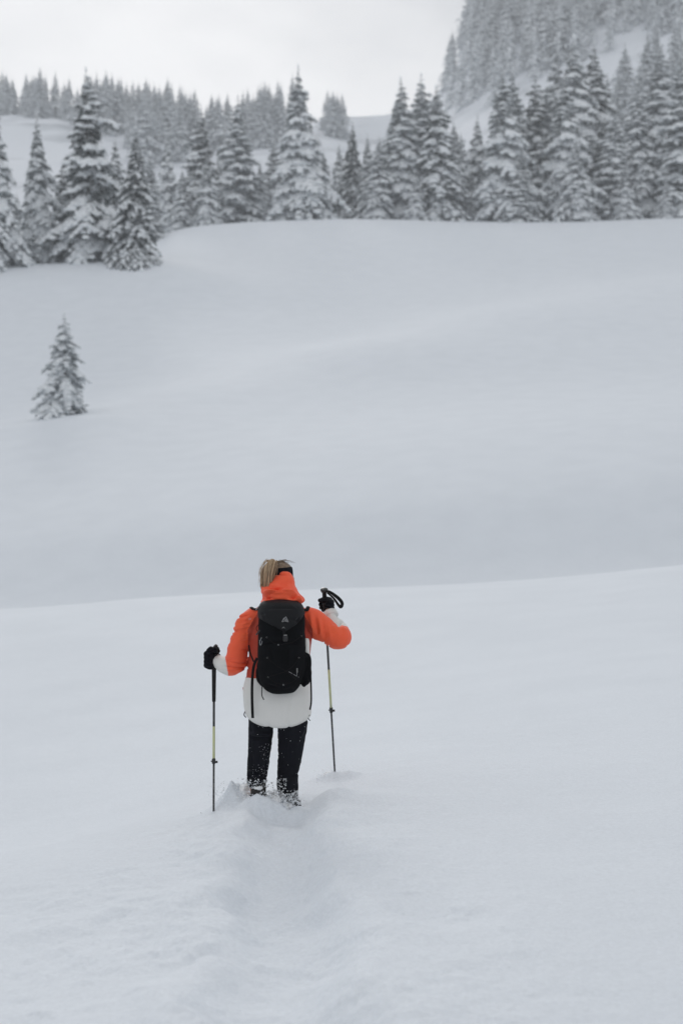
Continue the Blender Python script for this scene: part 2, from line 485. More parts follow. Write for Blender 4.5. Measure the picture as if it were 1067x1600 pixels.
# ------------------------------------------------------------------ spruces
def spruce(seed, H=20.0, rb=0.175, whorls=30, nb=(6, 9), droop=0.55, el0=0.25, el1=-0.45, side=3, level=1, ndl=34, bare=0.03, snow=0.85,
           pw=0.85, trunk_r=0.011, fat=1.0, asym=0.24):
    rs = np.random.default_rng(seed)
    Rb = rb * H * 1.38
    pw = pw + .12
    C, A, B, N = [], [], [], []
    T0, T1, TW = [], [], []
    zz = bare * H + (1 - bare) * H * (np.linspace(0, 1, whorls)**0.9) * 0.985
    lop = rs.uniform(0, 6.28)
    for k, z0 in enumerate(zz):
        f = z0 / H
        Lc = Rb * max((1 - f), 0)**(pw + .12 * f) * (0.75 + 0.25 * min(1, (f + 0.06) * 7)) * (1 + .16 * math.sin(k * 2.1 + seed)) + 0.010 * H * (1 - f)**.6 + .03
        n = rs.integers(nb[0], nb[1] + 1)
        if f > .85: n = max(4, n - 2)
        a0 = rs.uniform(0, 6.28)
        for b in range(n):
            az = a0 + 6.283 * b / n + rs.normal(0, .22)
            if vnoise(math.cos(az) * 1.3 + seed, math.sin(az) * 1.3, f * 5, 7) > .55: continue
            Lb = Lc * rs.uniform(0.58, 1.22) * (1 + asym * math.cos(az - lop))
            el = el0 + (el1 - el0) * (1 - f)**0.7 + rs.normal(0, .10)
            dr = droop * (0.35 + 0.65 * (1 - f)) * rs.uniform(.7, 1.3)
            z1 = max(z0 + rs.normal(0, .42) * (zz[1] - zz[0]) * .9 * min(1, (1 - f) * 3 + .1), .02 * H); z1 = min(z1, .975 * H)
            d = np.array([math.cos(az), math.sin(az), 0.]); sd = np.array([-d[1], d[0], 0.])
            def pt(t):
                return d * (Lb * t) + np.array([0, 0, z1 + Lb * (math.tan(el) * t - dr * t * t)])
            fingers = [(pt(0.06), pt(0.5), pt(1.0), 1.0)]
            if f < .93:
                for q in range(side):
                    t = 0.28 + 0.5 * (q + rs.uniform(0, .9)) / side
                    for s in (-1, 1):
                        if rs.random() < .12: continue
                        l = Lb * (0.50 - 0.32 * t) * rs.uniform(.7, 1.25)
                        p0 = pt(t)
                        tang = pt(t + .05) - pt(t); tang /= np.linalg.norm(tang)
                        dd = tang * .72 + sd * s * rs.uniform(.55, .95); dd /= np.linalg.norm(dd)
                        p1 = p0 + dd * l * .55 + np.array([0, 0, -.05 * l])
                        p2 = p0 + dd * l + np.array([0, 0, -rs.uniform(.15, .5) * l])
                        fingers.append((p0, p1, p2, .75))
            for p0, p1, p2, w in fingers:
                ln = np.linalg.norm(p2 - p0)
                nl = max(2, int(ln / ((.40 if level == 0 else .33) * H / 20)))
                for i in range(nl):
                    if rs.random() > snow: continue
                    t = (i + .5) / nl + rs.normal(0, .05)
                    c = p0 * (1 - t)**2 + p1 * 2 * t * (1 - t) + p2 * t * t
                    tg = 2 * (1 - t) * (p1 - p0) + 2 * t * (p2 - p1); tg /= np.linalg.norm(tg) + 1e-9
                    sdv = np.cross(tg, (0, 0, 1)); sdv /= np.linalg.norm(sdv) + 1e-9
                    up = np.cross(sdv, tg)
                    wv = H / 20 * fat * w * (0.315 + 0.05 * rs.normal()) * (1 - .35 * t) * (.22 + 1.0 * min(1, Lb / (Rb * .55))) * min(1, (1 - f) * 6 + .2)
                    C.append(c + up * wv * .22); A.append(tg * ln / nl * .72); B.append(sdv * wv); N.append(up * wv * rs.uniform(.42, .7))
                m = max(4, int(ln / (H / 20) * ndl * (1.3 if w == 1 else 1)))
                t = rs.random(m)[:, None]
                c = p0 * (1 - t)**2 + p1 * 2 * t * (1 - t) + p2 * t * t
                tg = p2 - p0; tg = tg / (np.linalg.norm(tg) + 1e-9)
                sdv = np.cross(tg, (0, 0, 1)); sdv /= np.linalg.norm(sdv) + 1e-9
                ks = min(1, (1 - f) * 3.2 + .22)
                e = c + H / 20 * ks * (tg * rs.uniform(.05, .38, (m, 1)) + sdv * rs.normal(0, .19, (m, 1)) + np.array([0, 0, 1.]) * rs.uniform(-.40, .04, (m, 1)))
                T0.append(c); T1.append(e); TW.append(rs.uniform(.03, .075, m) * H / 20 * ks)
    lv = Acc()
    # spire
    C.append(np.array([0, 0, H * .985])); A.append(np.array([0, 0, H * .016])); B.append(np.array([H * .004, 0, 0])); N.append(np.array([0, H * .004, 0]))
    sV, sF = lumps(np.array(C), np.array(A), np.array(B), np.array(N), level, .10, rs)
    T0 = np.concatenate(T0); T1 = np.concatenate(T1); TW = np.concatenate(TW)
    # dark twigs close round the trunk
    m = int(1500 * ndl / 34)
    zc = rs.uniform(.04, .95, m) * H; rr = Rb * (1 - zc / H) * rs.uniform(.05, .62, m); aa = rs.uniform(0, 6.28, m)
    c = np.stack([rr * np.cos(aa), rr * np.sin(aa), zc], -1)
    e = c + np.stack([np.cos(aa) * .5, np.sin(aa) * .5, -rs.uniform(.1, .6, m)], -1) * H / 20 * np.minimum(1, (1 - zc / H) * 2.6)[:, None]
    T0 = np.vstack([T0, c]); T1 = np.vstack([T1, e]); TW = np.concatenate([TW, rs.uniform(.08, .2, m) * H / 20 * np.minimum(1, (1 - zc / H) * 2.6)])
    ax = T1 - T0; ax /= np.linalg.norm(ax, axis=1)[:, None] + 1e-9
    rd = rs.normal(size=ax.shape); w = np.cross(ax, rd); w /= np.linalg.norm(w, axis=1)[:, None] + 1e-9
    nV = np.stack([T0 - w * TW[:, None], T0 + w * TW[:, None], T1 + w * TW[:, None] * .25, T1 - w * TW[:, None] * .25], 1).reshape(-1, 3)
    nF = np.arange(len(nV)).reshape(-1, 4)
    tz = np.linspace(-1.0, H * .97, 9)
    bend = rs.normal(0, .06 * H / 20, (9, 2)); bend[0] = 0
    tp = np.c_[bend, tz]
    tV, tQ, tT = tube(tp, trunk_r * H * (1 - np.linspace(0, .93, 9)), seg=8)
    return (tV, tQ, tT), (nV, nF), (sV, sF)

SPR = []
specs = [  # seed, rb, droop, el0, el1, whorls, frosted, snow, fat, side, pw, bare
    dict(seed=1, rb=.185, droop=.60, el0=.40, el1=-.15, whorls=20, snow=.80, fat=1.55, side=4, pw=.80, _n='d'),
    dict(seed=2, rb=.170, droop=.60, el0=.20, el1=-.45, whorls=25, snow=.90, fat=1.3, side=4, pw=.85, _n='f'),
    dict(seed=3, rb=.150, droop=.65, el0=.10, el1=-.65, whorls=27, snow=.92, fat=1.25, side=4, pw=.80, _n='f'),
    dict(seed=4, rb=.190, droop=.55, el0=.25, el1=-.45, whorls=22, snow=.88, fat=1.4, side=4, pw=.95, _n='f'),
    dict(seed=5, rb=.135, droop=.75, el0=.05, el1=-.80, whorls=26, snow=.85, fat=1.2, side=3, pw=.70, _n='d'),
    dict(seed=6, rb=.165, droop=.35, el0=.20, el1=-.15, whorls=27, snow=.92, fat=1.2, side=3, pw=.75, _n='f'),
    dict(seed=8, rb=.200, droop=.80, el0=.30, el1=-.45, whorls=20, snow=.65, fat=1.0, side=4, pw=1.05, _n='s'),
]
for sp in specs:
    nm = sp.pop('_n')
    t_, n_, s_ = spruce(H=20, level=1, ndl=24, **sp)
    nmz = M_needle_frost if nm == 'f' else M_needle
    tm = Acc(); put(tm, t_)
    SPR.append((tm.mesh('trunk', [M_bark]), mesh_np('crown', n_[0], n_[1], False, [nmz]), mesh_np('snow_load', s_[0], s_[1], True, [M_tsnow])))
_s = spruce(24, H=20, rb=.20, whorls=19, nb=(6, 7), droop=.75, el0=.25, el1=-.75, side=2, level=1, ndl=15, snow=.97, fat=1.75, pw=.80, bare=.0, asym=.03)
_a = Acc(); put(_a, _s[0])
SPR.append((_a.mesh('trunk', [M_bark]), mesh_np('crown', _s[1][0], _s[1][1], False, [M_needle_frost]), mesh_np('snow_load', _s[2][0], _s[2][1], True, [M_tsnow])))
FAR = []
for sd_, rb_, dr_ in ((11, .15, .5), (12, .13, .6), (13, .17, .5), (14, .12, .5), (15, .145, .7)):
    t_, n_, s_ = spruce(sd_, H=20, rb=rb_, whorls=24, nb=(5, 7), droop=dr_, el0=.2, el1=-.4, side=1, level=0, ndl=9, snow=.75, fat=1.35, pw=.8)
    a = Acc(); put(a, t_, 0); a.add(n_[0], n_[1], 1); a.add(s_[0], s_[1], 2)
    FAR.append(a.mesh('spruce', [M_bark, M_needle_far, M_tsnow], smooth=True))

def at(px, y):
    return (px - 533.5) / FPX * y

def plant_tree(px, y, top, var, label, group=None, wide=1.0, lean=0.0):
    x = at(px, y); z = gz(x, y) - (.7 if var == 7 else .25)
    H = P2Z(y, top) - z
    e = ob('spruce_tree', None, loc=(x, y, z))
    s = H / 20
    e.scale = (s * wide, s * wide, s)
    e.rotation_euler = (lean, 0, random.uniform(0, 6.28))
    tag(e, label, 'tree', group)
    t, c, n = SPR[var]
    ob('trunk', t, e)
    co = ob('crown', c, e)
    ob('snow_load', n, co)
    return e
random.seed(5)

G1 = 'snowy spruces of the left group'
G2 = 'snowy spruces along the top of the field'
G3 = 'snowy spruces in the rows behind the field edge'
FRONT = [
    (-12, 166, 128, 3, 'tall snow-laden spruce cut off by the left edge of the photo, nearest tree group', G1, 1.0),
    (60, 172, 178, 2, 'slim snowy spruce standing just left of the big dark spruce', G1, 1.0),
    (28, 190, 300, 1, 'low snowy spruce squeezed low between the left-edge spruce and its slim neighbour', G1, 1.1),
    (138, 170, 106, 0, 'biggest and darkest spruce of the left group with heavy snow paws', G1, 1.05),
    (100, 178, 250, 0, 'short dark spruce leaning into the left foot of the biggest spruce', G1, 1.1),
    (178, 184, 215, 4, 'dark narrow spruce half hidden right behind the biggest spruce', G1, 1.15),
    (213, 164, 196, 6, 'lighter open-branched spruce at the right end of the left group', G1, 1.0),
]
MID = [
    (262, 262, 205, 2, 'thin pale spruce alone just right of the left group', G2, .8),
    (288, 244, 262, 1, 'short light spruce at the left end of the field edge row', G2, 1.1),
    (314, 250, 166, 0, 'dark-hearted spruce with a ragged top, second tall one of the field edge row', G2, .95),
    (322, 240, 240, 3, 'broad low white spruce in front of the dark-hearted one', G2, .95),
    (348, 256, 196, 4, 'narrow dark spruce between two snow-white ones left of centre', G2, 1.0),
    (371, 246, 148, 5, 'tall straight spruce left of centre with level snowy branches', G2, 1.0),
    (404, 248, 250, 2, 'small pointed spruce between two tall ones left of centre', G2, 1.0),
    (430, 256, 215, 5, 'pale spruce tucked behind the left side of the tallest centre spruce', G2, 1.0),
    (471, 240, 101, 3, 'tallest centre spruce with a long thin spire above the forest behind', G2, .98),
    (505, 252, 232, 1, 'pale low spruce at the right foot of the tallest centre spruce', G2, .95),
    (530, 262, 222, 2, 'thin spruce point right of the tallest centre spruce', G2, .9),
    (550, 250, 188, 6, 'spruce with a dark gap in its side, first one right of the centre dip', G2, .95),
    (574, 248, 208, 2, 'thin upright spruce in the lowest stretch of the row', G2, .95),
    (590, 244, 212, 1, 'spruce with a split top under the open patch of sky', G2, 1.1),
    (606, 256, 252, 4, 'low dark spruce at the foot of the twin-topped one', G2, 1.1),
    (628, 248, 118, 2, 'tall spruce with bent-down branches, left one of the pair right of the open sky', G2, 1.25),
    (656, 270, 114, 5, 'pale tall spruce right behind the bent-branched one', G2, 1.1),
    (650, 240, 268, 3, 'small white spruce at the foot of the tall pair', G2, 1.0),
    (683, 244, 132, 4, 'dark-tipped spruce with long drooping branches right of the tall pair', G2, 1.3),
    (708, 252, 186, 1, 'shorter spruce on the right shoulder of the dark-tipped one', G2, 1.0),
    (746, 262, 178, 2, 'small pale spruce below the misty gap in the mountain forest', G2, 1.0),
    (735, 248, 262, 3, 'low white spruce left of the broad double-skirted one', G2, 1.1),
    (782, 244, 103, 3, 'broad tall spruce with a double skirt of snow, first of the dense right block', G2, 1.0),
    (803, 262, 104, 5, 'thin-topped spruce behind the right shoulder of the broad one', G2, .9),
    (812, 239, 225, 5, 'white spruce with even layered shelves of snow at the foot of the broad one', G2, 1.05),
    (834, 266, 112, 0, 'dark spruce showing bare shade beneath, between the broad one and the tallest right group', G2, .9),
    (852, 254, 200, 0, 'dark gap-filling spruce low in the right block', G2, 1.1),
    (870, 272, 72, 5, 'left spire of the three-topped cluster on the right', G2, .9),
    (890, 262, 54, 2, 'middle and highest spire of the three-topped cluster on the right', G2, 1.15),
    (882, 246, 112, 3, 'wide snow-fanned spruce in front of the three-topped cluster', G2, 1.0),
    (900, 238, 212, 1, 'small white cone-shaped spruce in front of the wide snow-fanned one', G2, 1.1),
    (928, 268, 64, 4, 'dark-topped spruce right of the three-topped cluster', G2, 1.3),
    (940, 250, 176, 6, 'ragged spruce in shade left of the shelf-branched one', G2, 1.0),
    (962, 244, 165, 5, 'spruce with straight stacked snow shelves near the right end', G2, .95),
    (975, 239, 255, 3, 'low broad white spruce under the stacked-shelf one', G2, 1.0),
    (998, 250, 126, 1, 'evenly tapered snowy spruce right of the stacked-shelf one', G2, 1.0),
    (1008, 260, 190, 0, 'dark spruce behind the foot of the evenly tapered one', G2, 1.0),
    (1030, 266, 66, 2, 'tall spruce with hanging snow-loaded branches near the right edge', G2, 1.25),
    (1040, 238, 272, 1, 'smallest white spruce at the right edge of the row', G2, 1.0),
    (1066, 248, 84, 5, 'tall spruce cut off by the right edge of the photo', G2, 1.15),
    (1095, 244, 120, 3, 'snowy spruce just past the right edge of the photo', G2, 1.0),
    (860, 300, 140, 5, 'pale spruce in the second row left of the three-topped cluster', G3, 1.0),
    (815, 300, 160, 2, 'pale spruce in the second row behind the broad double-skirted one', G3, 1.0),
    (950, 310, 110, 2, 'pale spruce in the second row between the dark-topped and the tapered one', G3, 1.0),
    (720, 300, 205, 5, 'pale spruce in the second row behind the shorter shoulder spruce', G3, 1.0),
    (235, 225, 240, 5, 'pale spruce half behind the open-branched spruce of the left group', G1, 1.0),
]
for px, y, top, var, lab, grp, wd in FRONT + MID:
    plant_tree(px, y, top, var, lab, grp, wd * (1.0 if y < 200 else 1.14), lean=random.uniform(-.03, .03))

small = plant_tree(101, 90, 487, 7, 'small lone spruce half buried in the open snow slope at the left', None, 1.42)

# forest farther back: each tree its own object, sharing meshes
def far_tree(px, y, h, label, group):
    x = at(px, y); z = gz(x, y) - .4
    o = ob('spruce_tree', random.choice(FAR), loc=(x, y, z))
    s = h / 20; w = s * random.uniform(1.15, 1.7)
    o.scale = (w, w, s)
    o.rotation_euler = (random.uniform(-.02, .02), random.uniform(-.02, .02), random.uniform(0, 6.28))
    tag(o, label, 'tree', group)
    return o
GL = 'hazy spruces on the left ridge'
for k in range(100):
    px = random.uniform(-30, 355)
    lo = 470 if px < 110 else 380
    y = random.uniform(lo, 520)
    if k >= 78: px = random.uniform(150, 270)
    if px < 110: y = random.uniform(478, 520)
    elif px < 200: y = random.uniform(440, 520)
    if px < 95: wh = 'at the far left edge, above the bare snow slope'
    elif px < 185: wh = 'directly behind the top of the biggest dark spruce'
    elif px < 265: wh = 'between the biggest spruce and the thin pale one'
    else: wh = 'at the ridge end behind the field edge trees'
    far_tree(px, y, random.uniform(12, 18) + (3 if 150 < px < 300 else 0), 'hazy left-ridge spruce ' + wh, 'hazy ridge spruces ' + wh)
for k in range(24):
    px = random.gauss(420, 22)
    far_tree(px, random.uniform(430, 510), random.uniform(15, 22), 'hazy spruce of the tall clump left behind the tallest centre spruce', 'hazy spruces left behind the tallest centre spruce')
for k in range(9):
    far_tree(random.uniform(504, 540), random.uniform(470, 505), random.uniform(12, 16), 'hazy spruce of the small clump beside the open sky', 'hazy spruces beside the open sky')
GM = 'hazy spruces on the mountain side'
_lo = []
for sd_ in (31, 32, 33):
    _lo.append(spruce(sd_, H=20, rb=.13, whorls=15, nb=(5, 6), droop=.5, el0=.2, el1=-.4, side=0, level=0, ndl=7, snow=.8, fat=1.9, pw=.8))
wood = Acc()
k = 0
while k < 350:
    px = random.uniform(704, 1100); y = random.uniform(440, 640)
    x = at(px, y); z = gz(x, y); py = HOR - z / y * FPX
    if py < -70 or py > 175: continue
    open_ = (py > 100 + 12 * math.sin(px * .045) and random.random() < .78) or (905 < px < 1010 and py > 40 and random.random() < .9) or px < 728 and random.random() < .8
    if open_: continue
    h = random.uniform(13, 24)
    if k < 80:
        if px < 800: wh = 'along the left skyline of the mountain'
        elif px < 905: wh = 'above the three-topped cluster'
        else: wh = 'near the upper right corner of the photo'
        far_tree(px, y, h, 'hazy spruce on the steep mountain side ' + wh, 'hazy mountain spruces ' + wh)
    else:
        _t, _n, _s2 = _lo[k % 3]
        sc_ = h / 20; off = np.array([x, y, z - .4])
        wood.add(_n[0] * sc_ + off, _n[1], 0); wood.add(_s2[0] * sc_ + off, _s2[1], 1)
    k += 1
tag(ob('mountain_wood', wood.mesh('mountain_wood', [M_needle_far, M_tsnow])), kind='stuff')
far_tree(702, 560, 17, 'single hazy spruce standing apart at the left edge of the mountain forest', None)
k = 0
while k < 36:      # the belt running up to the right
    px = random.uniform(955, 1090); y = random.uniform(300, 400)
    x = at(px, y); z = gz(x, y); py = HOR - z / y * FPX
    if py > 300 or (px < 1000 and py < 170): continue
    far_tree(px, y, random.uniform(14, 22), 'grey spruce in the belt climbing the slope at the right edge', 'grey spruces climbing the slope at the right edge')
    k += 1

# ------------------------------------------------------------------ the walker
D = 9.4
ORG = np.array([(437 - 533.5) / FPX * D, D, (HOR - 1265) / FPX * D])
def W(px, py, dy=0.0):
    """point seen at a place of the photograph, dy metres beyond (or before) the walker's middle"""
    Y = D + dy
    return np.array([(px - 533.5) / FPX * Y, Y, (HOR - py) / FPX * Y])
def WP(*a):
    return np.array([W(*p) for p in a])
SCL = D / FPX            # metres per photograph pixel at the walker

def loft(rings, seg=48, n=None):
    """rings: (cx, cy, cz, rx, ryback, ryfront, exponent)"""
    Rr = np.array(rings, float)
    if n: Rr = catmull(Rr, n)
    a = np.linspace(0, 2 * np.pi, seg, endpoint=False)
    V = []
    for cx, cy, cz, rx, rb_, rf_, ex in Rr:
        c, s_ = np.cos(a), np.sin(a)
        k = (np.abs(c)**ex + np.abs(s_)**ex)**(-1 / ex)
        ry = np.where(s_ > 0, rf_, rb_)
        V.append(np.stack([cx + rx * k * c, cy + ry * k * s_, np.full(seg, cz)], -1))
    m = len(Rr)
    V = np.concatenate(V + [Rr[:1, :3], Rr[-1:, :3]])
    Q, T = [], []
    for k in range(m - 1):
        for j in range(seg):
            j2 = (j + 1) % seg
            Q.append((k * seg + j, k * seg + j2, (k + 1) * seg + j2, (k + 1) * seg + j))
    for j in range(seg):
        j2 = (j + 1) % seg
        T.append((m * seg, j2, j)); T.append((m * seg + 1, (m - 1) * seg + j, (m - 1) * seg + j2))
    return V, np.array(Q), np.array(T)

def ringpx(py, pl, pr, back, front, ex=2.3, dy=0.0):
    a, b = W(pl, py, dy), W(pr, py, dy)
    return (*((a + b) / 2), abs(b[0] - a[0]) / 2, back, front, ex)

def fuse(pieces, voxel, smooth=4, fac=0.5):
    """overlapping closed pieces become one continuous skin"""
    a = Acc()
    for p in pieces: put(a, p)
    me = a.mesh('tmp', [])
    o = ob('tmp', me)
    m = o.modifiers.new('r', 'REMESH'); m.mode = 'VOXEL'; m.voxel_size = voxel
    if smooth:
        q = o.modifiers.new('s', 'SMOOTH'); q.iterations = smooth; q.factor = fac
    dg = bpy.context.evaluated_depsgraph_get()
    ev = o.evaluated_get(dg); em = ev.to_mesh()
    n = len(em.vertices); V = np.empty(n * 3, np.float32); em.vertices.foreach_get('co', V); V = V.reshape(-1, 3).astype(float)
    N = np.empty(n * 3, np.float32); em.vertices.foreach_get('normal', N); N = N.reshape(-1, 3).astype(float)
    k = len(em.polygons)
    tot = np.empty(k, np.int32); em.polygons.foreach_get('loop_total', tot)
    vi = np.empty(len(em.loops), np.int32); em.loops.foreach_get('vertex_index', vi)
    st = np.concatenate([[0], np.cumsum(tot)[:-1]])
    Qs = vi[(st[tot == 4][:, None] + np.arange(4))]; Ts = vi[(st[tot == 3][:, None] + np.arange(3))]
    ev.to_mesh_clear()
    bpy.data.objects.remove(o); bpy.data.meshes.remove(me)
    return V, N, [Qs, Ts] if len(Ts) else [Qs]

def folds(V, N, L_):
    """L_: (point a, point b, width, height, only-back?) - ridges (or grooves, height < 0) pushed along the normal"""
    d = np.zeros(len(V))
    for a, b, w, h in L_:
        a = np.array(a); b = np.array(b); ab = b - a
        t = np.clip(((V - a) @ ab) / (ab @ ab), 0, 1)
        q = V - (a + t[:, None] * ab)
        q[:, 1] *= .55                      # folds are given as seen from behind
        dist = np.linalg.norm(q, axis=1)
        fade = np.sin(np.pi * np.clip(t * .86 + .07, 0, 1))**.6
        d += h * np.exp(-(dist / w)**2) * fade
    return V + N * d[:, None]

def creases(V, N, amp, along, La, Lc, seed, weight=None, sharp=2.0, twist=0.0):
    """cloth creases: sharp valleys between soft swells, drawn out along a direction seen from behind (degrees from horizontal)"""
    t = np.radians(along) if np.isscalar(along) else np.radians(np.asarray(along))
    u = V[:, 0] * np.cos(t) + V[:, 2] * np.sin(t); v = -V[:, 0] * np.sin(t) + V[:, 2] * np.cos(t)
    wx = .30 * vnoise(V[:, 0] * 9, V[:, 1] * 9, V[:, 2] * 9, seed + 7)
    n1 = vnoise(u / La + wx, v / Lc + wx, V[:, 1] / (La * .8), seed)
    n2 = vnoise(u / La * 1.9 + 5 + wx, v / Lc * 1.8, V[:, 1] / La, seed + 1)
    d = -amp * (np.clip(1 - np.abs(n1) * 2.4, 0, 1)**1.6) + amp * .35 * n2
    d = d * np.clip(.45 + 1.1 * vnoise(V[:, 0] * 7 + 3, V[:, 1] * 7, V[:, 2] * 7, seed + 3), .1, 1.25)
    if weight is not None: d = d * weight
    return V + N * d[:, None]

def facemid(V, Fs):
    return np.concatenate([V[f].mean(1) for f in Fs])
def pxy(M):
    return 533.5 + FPX * M[:, 0] / M[:, 1], HOR - FPX * M[:, 2] / M[:, 1]

ORANGE = (0.86, 0.105, 0.040); RUST = (0.40, 0.045, 0.022); OFFW = (0.69, 0.685, 0.66)
M_orange = mat('orange_shell_fabric', ORANGE, 0.62, (0.80, 0.10, 0.03), 5, (.4, .7), bump=0.25, bscale=38, bdist=0.006, spec=.35, bump2=(0.12, 700, .0006), sheen=.08)
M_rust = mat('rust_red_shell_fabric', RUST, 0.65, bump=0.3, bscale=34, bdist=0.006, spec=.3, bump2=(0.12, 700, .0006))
M_white = mat('off_white_shell_fabric', OFFW, 0.7, (0.655, 0.65, 0.625), 4, (.4, .7), bump=0.2, bscale=26, bdist=0.006, spec=.25, bump2=(0.15, 600, .0006))
M_trouser = mat('black_softshell', (0.004, 0.0045, 0.0075), 0.85, (0.006, 0.007, 0.011), 6, (.4, .7), bump=0.4, bscale=30, bdist=0.006, spec=.12)
M_pack = mat('black_ripstop_nylon', (0.0042, 0.0047, 0.006), 0.9, (0.003, 0.0034, 0.0042), 9, (.4, .65), bump=0.3, bscale=34, bdist=0.005, spec=.07, bump2=(.2, 420, .0008))
M_lid = mat('black_pack_lid_fabric', (0.010, 0.011, 0.0125), 0.6, (0.0075, 0.008, 0.0095), 9, (.4, .65), bump=0.35, bscale=22, bdist=0.006, spec=.12, bump2=(.2, 420, .0008))
M_web = mat('black_webbing', (0.005, 0.005, 0.006), 0.75, bump=.4, bscale=300, bdist=.001, spec=.15)
M_glove = mat('black_fleece_glove', (0.005, 0.0055, 0.009), 0.9, bump=.4, bscale=120, bdist=.002, spec=.1)
M_hair_mid = mat('mid_blond_hair', (0.27, 0.18, 0.105), 0.5, (0.20, 0.13, 0.08), 60, (.4, .7), spec=.4)
M_hair = mat('ash_blond_hair', (0.50, 0.355, 0.22), 0.5, (0.36, 0.25, 0.155), 60, (.4, .7), spec=.4)
M_hair_dark = mat('dark_blond_hair', (0.13, 0.088, 0.056), 0.5, (0.22, 0.155, 0.10), 40, (.45, .7), spec=.4)
M_skin = mat('skin', (0.55, 0.33, 0.25), 0.55, spec=.35)
M_grip = mat('black_foam_grip', (0.012, 0.012, 0.013), 0.8, bump=.4, bscale=160, bdist=.001)
M_plastic = mat('black_plastic', (0.012, 0.012, 0.013), 0.35, spec=.5)
M_shaft = mat('dark_pole_lacquer', (0.028, 0.030, 0.032), 0.35, (0.09, 0.09, 0.085), 46, (.58, .62), spec=.5)
M_lime = mat('pale_lime_lacquer', (0.50, 0.53, 0.27), 0.4, (0.45, 0.48, 0.30), 14, (.4, .6), spec=.5)
M_alu = mat('grey_aluminium', (0.16, 0.165, 0.17), 0.4, metal=.6)
M_reflect = mat('light_grey_print', (0.27, 0.275, 0.28), 0.6)
M_cord = mat('black_cord', (0.0075, 0.0075, 0.008), 0.8, spec=.1)
M_boot = mat('dark_boot_leather', (0.02, 0.018, 0.016), 0.7, (0.05, 0.045, 0.04), 40, (.5, .7), bump=.3, bscale=60, bdist=.003)

def child(name, me, parent, org=ORG):
    return ob(name, me, parent)

# ---- body: one continuous figure under the clothes
bodyp = [
    loft([ringpx(1121, 408, 458, .06, .06), ringpx(1112, 399, 470, .095, .085), ringpx(1085, 398, 472, .09, .08), ringpx(1040, 402, 472, .075, .075),
          ringpx(1000, 399, 476, .085, .085), ringpx(965, 401, 476, .08, .07), ringpx(950, 415, 462, .05, .05), ringpx(945, 425, 452, .04, .04)], 32, 24),
    tube(WP((438, 952, .0), (438, 930, .02), (438, 915, .03)), [.055, .052, .055], 8),
    loft([ringpx(922, 428, 448, .04, .05, 2, .05), ringpx(916, 423, 453, .06, .075, 2, .045), ringpx(905, 420.5, 455.5, .085, .09, 2, .04), ringpx(893, 419.5, 456.5, .095, .095, 2, .035),
          ringpx(884, 422, 454, .088, .085, 2, .03), ringpx(881, 428, 448, .06, .055, 2, .03), ringpx(879, 435, 441, .02, .02, 2, .03)], 32, 24),
    tube(WP((438, 903, .13), (438, 910, .15), (438, 913, .135)), [.009, .014, .011], 6),            # nose
    tube(WP((438, 921, .10), (438, 925, .105)), [.022, .016], 4),                                     # chin
    tube(WP((456.5, 900, .03), (457.5, 907, .035), (455.5, 912, .04)), [.012, .013, .007], 6),         # ears
    tube(WP((419.5, 900, .03), (418.5, 907, .035), (420.5, 912, .04)), [.012, .013, .007], 6),
    tube(WP((404, 962, 0), (385, 992, 0), (370, 1030, .02), (352, 1036, .10), (340, 1034, .16), (336, 1032, .175)), [.055, .048, .042, .036, .024, .020], 20),
    tube(WP((474, 962, 0), (505, 985, 0), (533, 1001, .02), (524, 978, .11), (515, 959, .175), (512, 951, .19)), [.055, .048, .042, .036, .024, .020], 20),
    tube(WP((412, 1110, 0), (407, 1140, 0), (405, 1170, .0), (402, 1225, -.03), (403, 1250, -.03)), [.07, .062, .058, .048, .042], 16),
    tube(WP((456, 1110, 0), (457, 1140, 0), (453, 1170, .02), (450, 1220, .02), (457, 1262, .02)), [.08, .07, .06, .05, .038], 16),
    tube(WP((403, 1250, -.05), (403, 1254, .10)), [.038, .032], 4), tube(WP((455, 1262, .0), (455, 1265, .16)), [.038, .032], 4),
]
bV, bN, bF = fuse(bodyp, .008, 3)
bM = facemid(bV, bF); bpx, bpy_ = pxy(bM)
body = ob('person', mesh_np('person', bV - ORG, bF, True, [M_skin]), loc=tuple(ORG))
tag(body, 'person seen from behind in orange and white jacket wading through deep snow with two poles', 'person')
body.data.materials.clear(); body.data.materials.append(M_skin)
def pm(name, me, parent=body):
    return ob(name, me, parent)

# ---- jacket
FW, FH = 1.1, 1.15
torso = [ringpx(1133, 394, 477, .125, .13, 2.4), ringpx(1128, 386, 485, .140, .145, 2.5), ringpx(1112, 382, 486.5, .150, .15, 2.5), ringpx(1088, 380.5, 487, .150, .15, 2.5),
         ringpx(1072, 380.5, 486, .140, .145, 2.4), ringpx(1057, 384, 484, .130, .14, 2.4), ringpx(1030, 389, 484, .120, .135, 2.3), ringpx(1000, 389, 487, .120, .13, 2.3),
         ringpx(975, 388, 488, .115, .12, 2.3), ringpx(960, 391, 486, .105, .11, 2.3), ringpx(951, 399, 480, .09, .095, 2.2), ringpx(944, 411, 466, .07, .08, 2.1), ringpx(936, 424, 454, .055, .07, 2)]
larm = tube(WP((402, 962, .0), (391, 972, -.01), (379, 994, -.01), (371, 1016, -.005), (368.5, 1034, .02), (359, 1041, .06), (346, 1037, .13), (338.5, 1033, .175)),
            [.070, .083, .072, .068, .078, .067, .052, .046], 30, 28)
rarm = tube(WP((474, 962, .0), (487, 970, -.01), (504, 983, -.01), (520, 992, -.005), (531, 997, .02), (531, 990, .07), (522, 973, .13), (516, 961, .17)),
            [.070, .086, .084, .080, .078, .066, .055, .050], 30, 28)
jV, jN, jF = fuse([loft(torso, 56, 44), larm, rarm], .0058, 5)
jp, jq = pxy(jV)
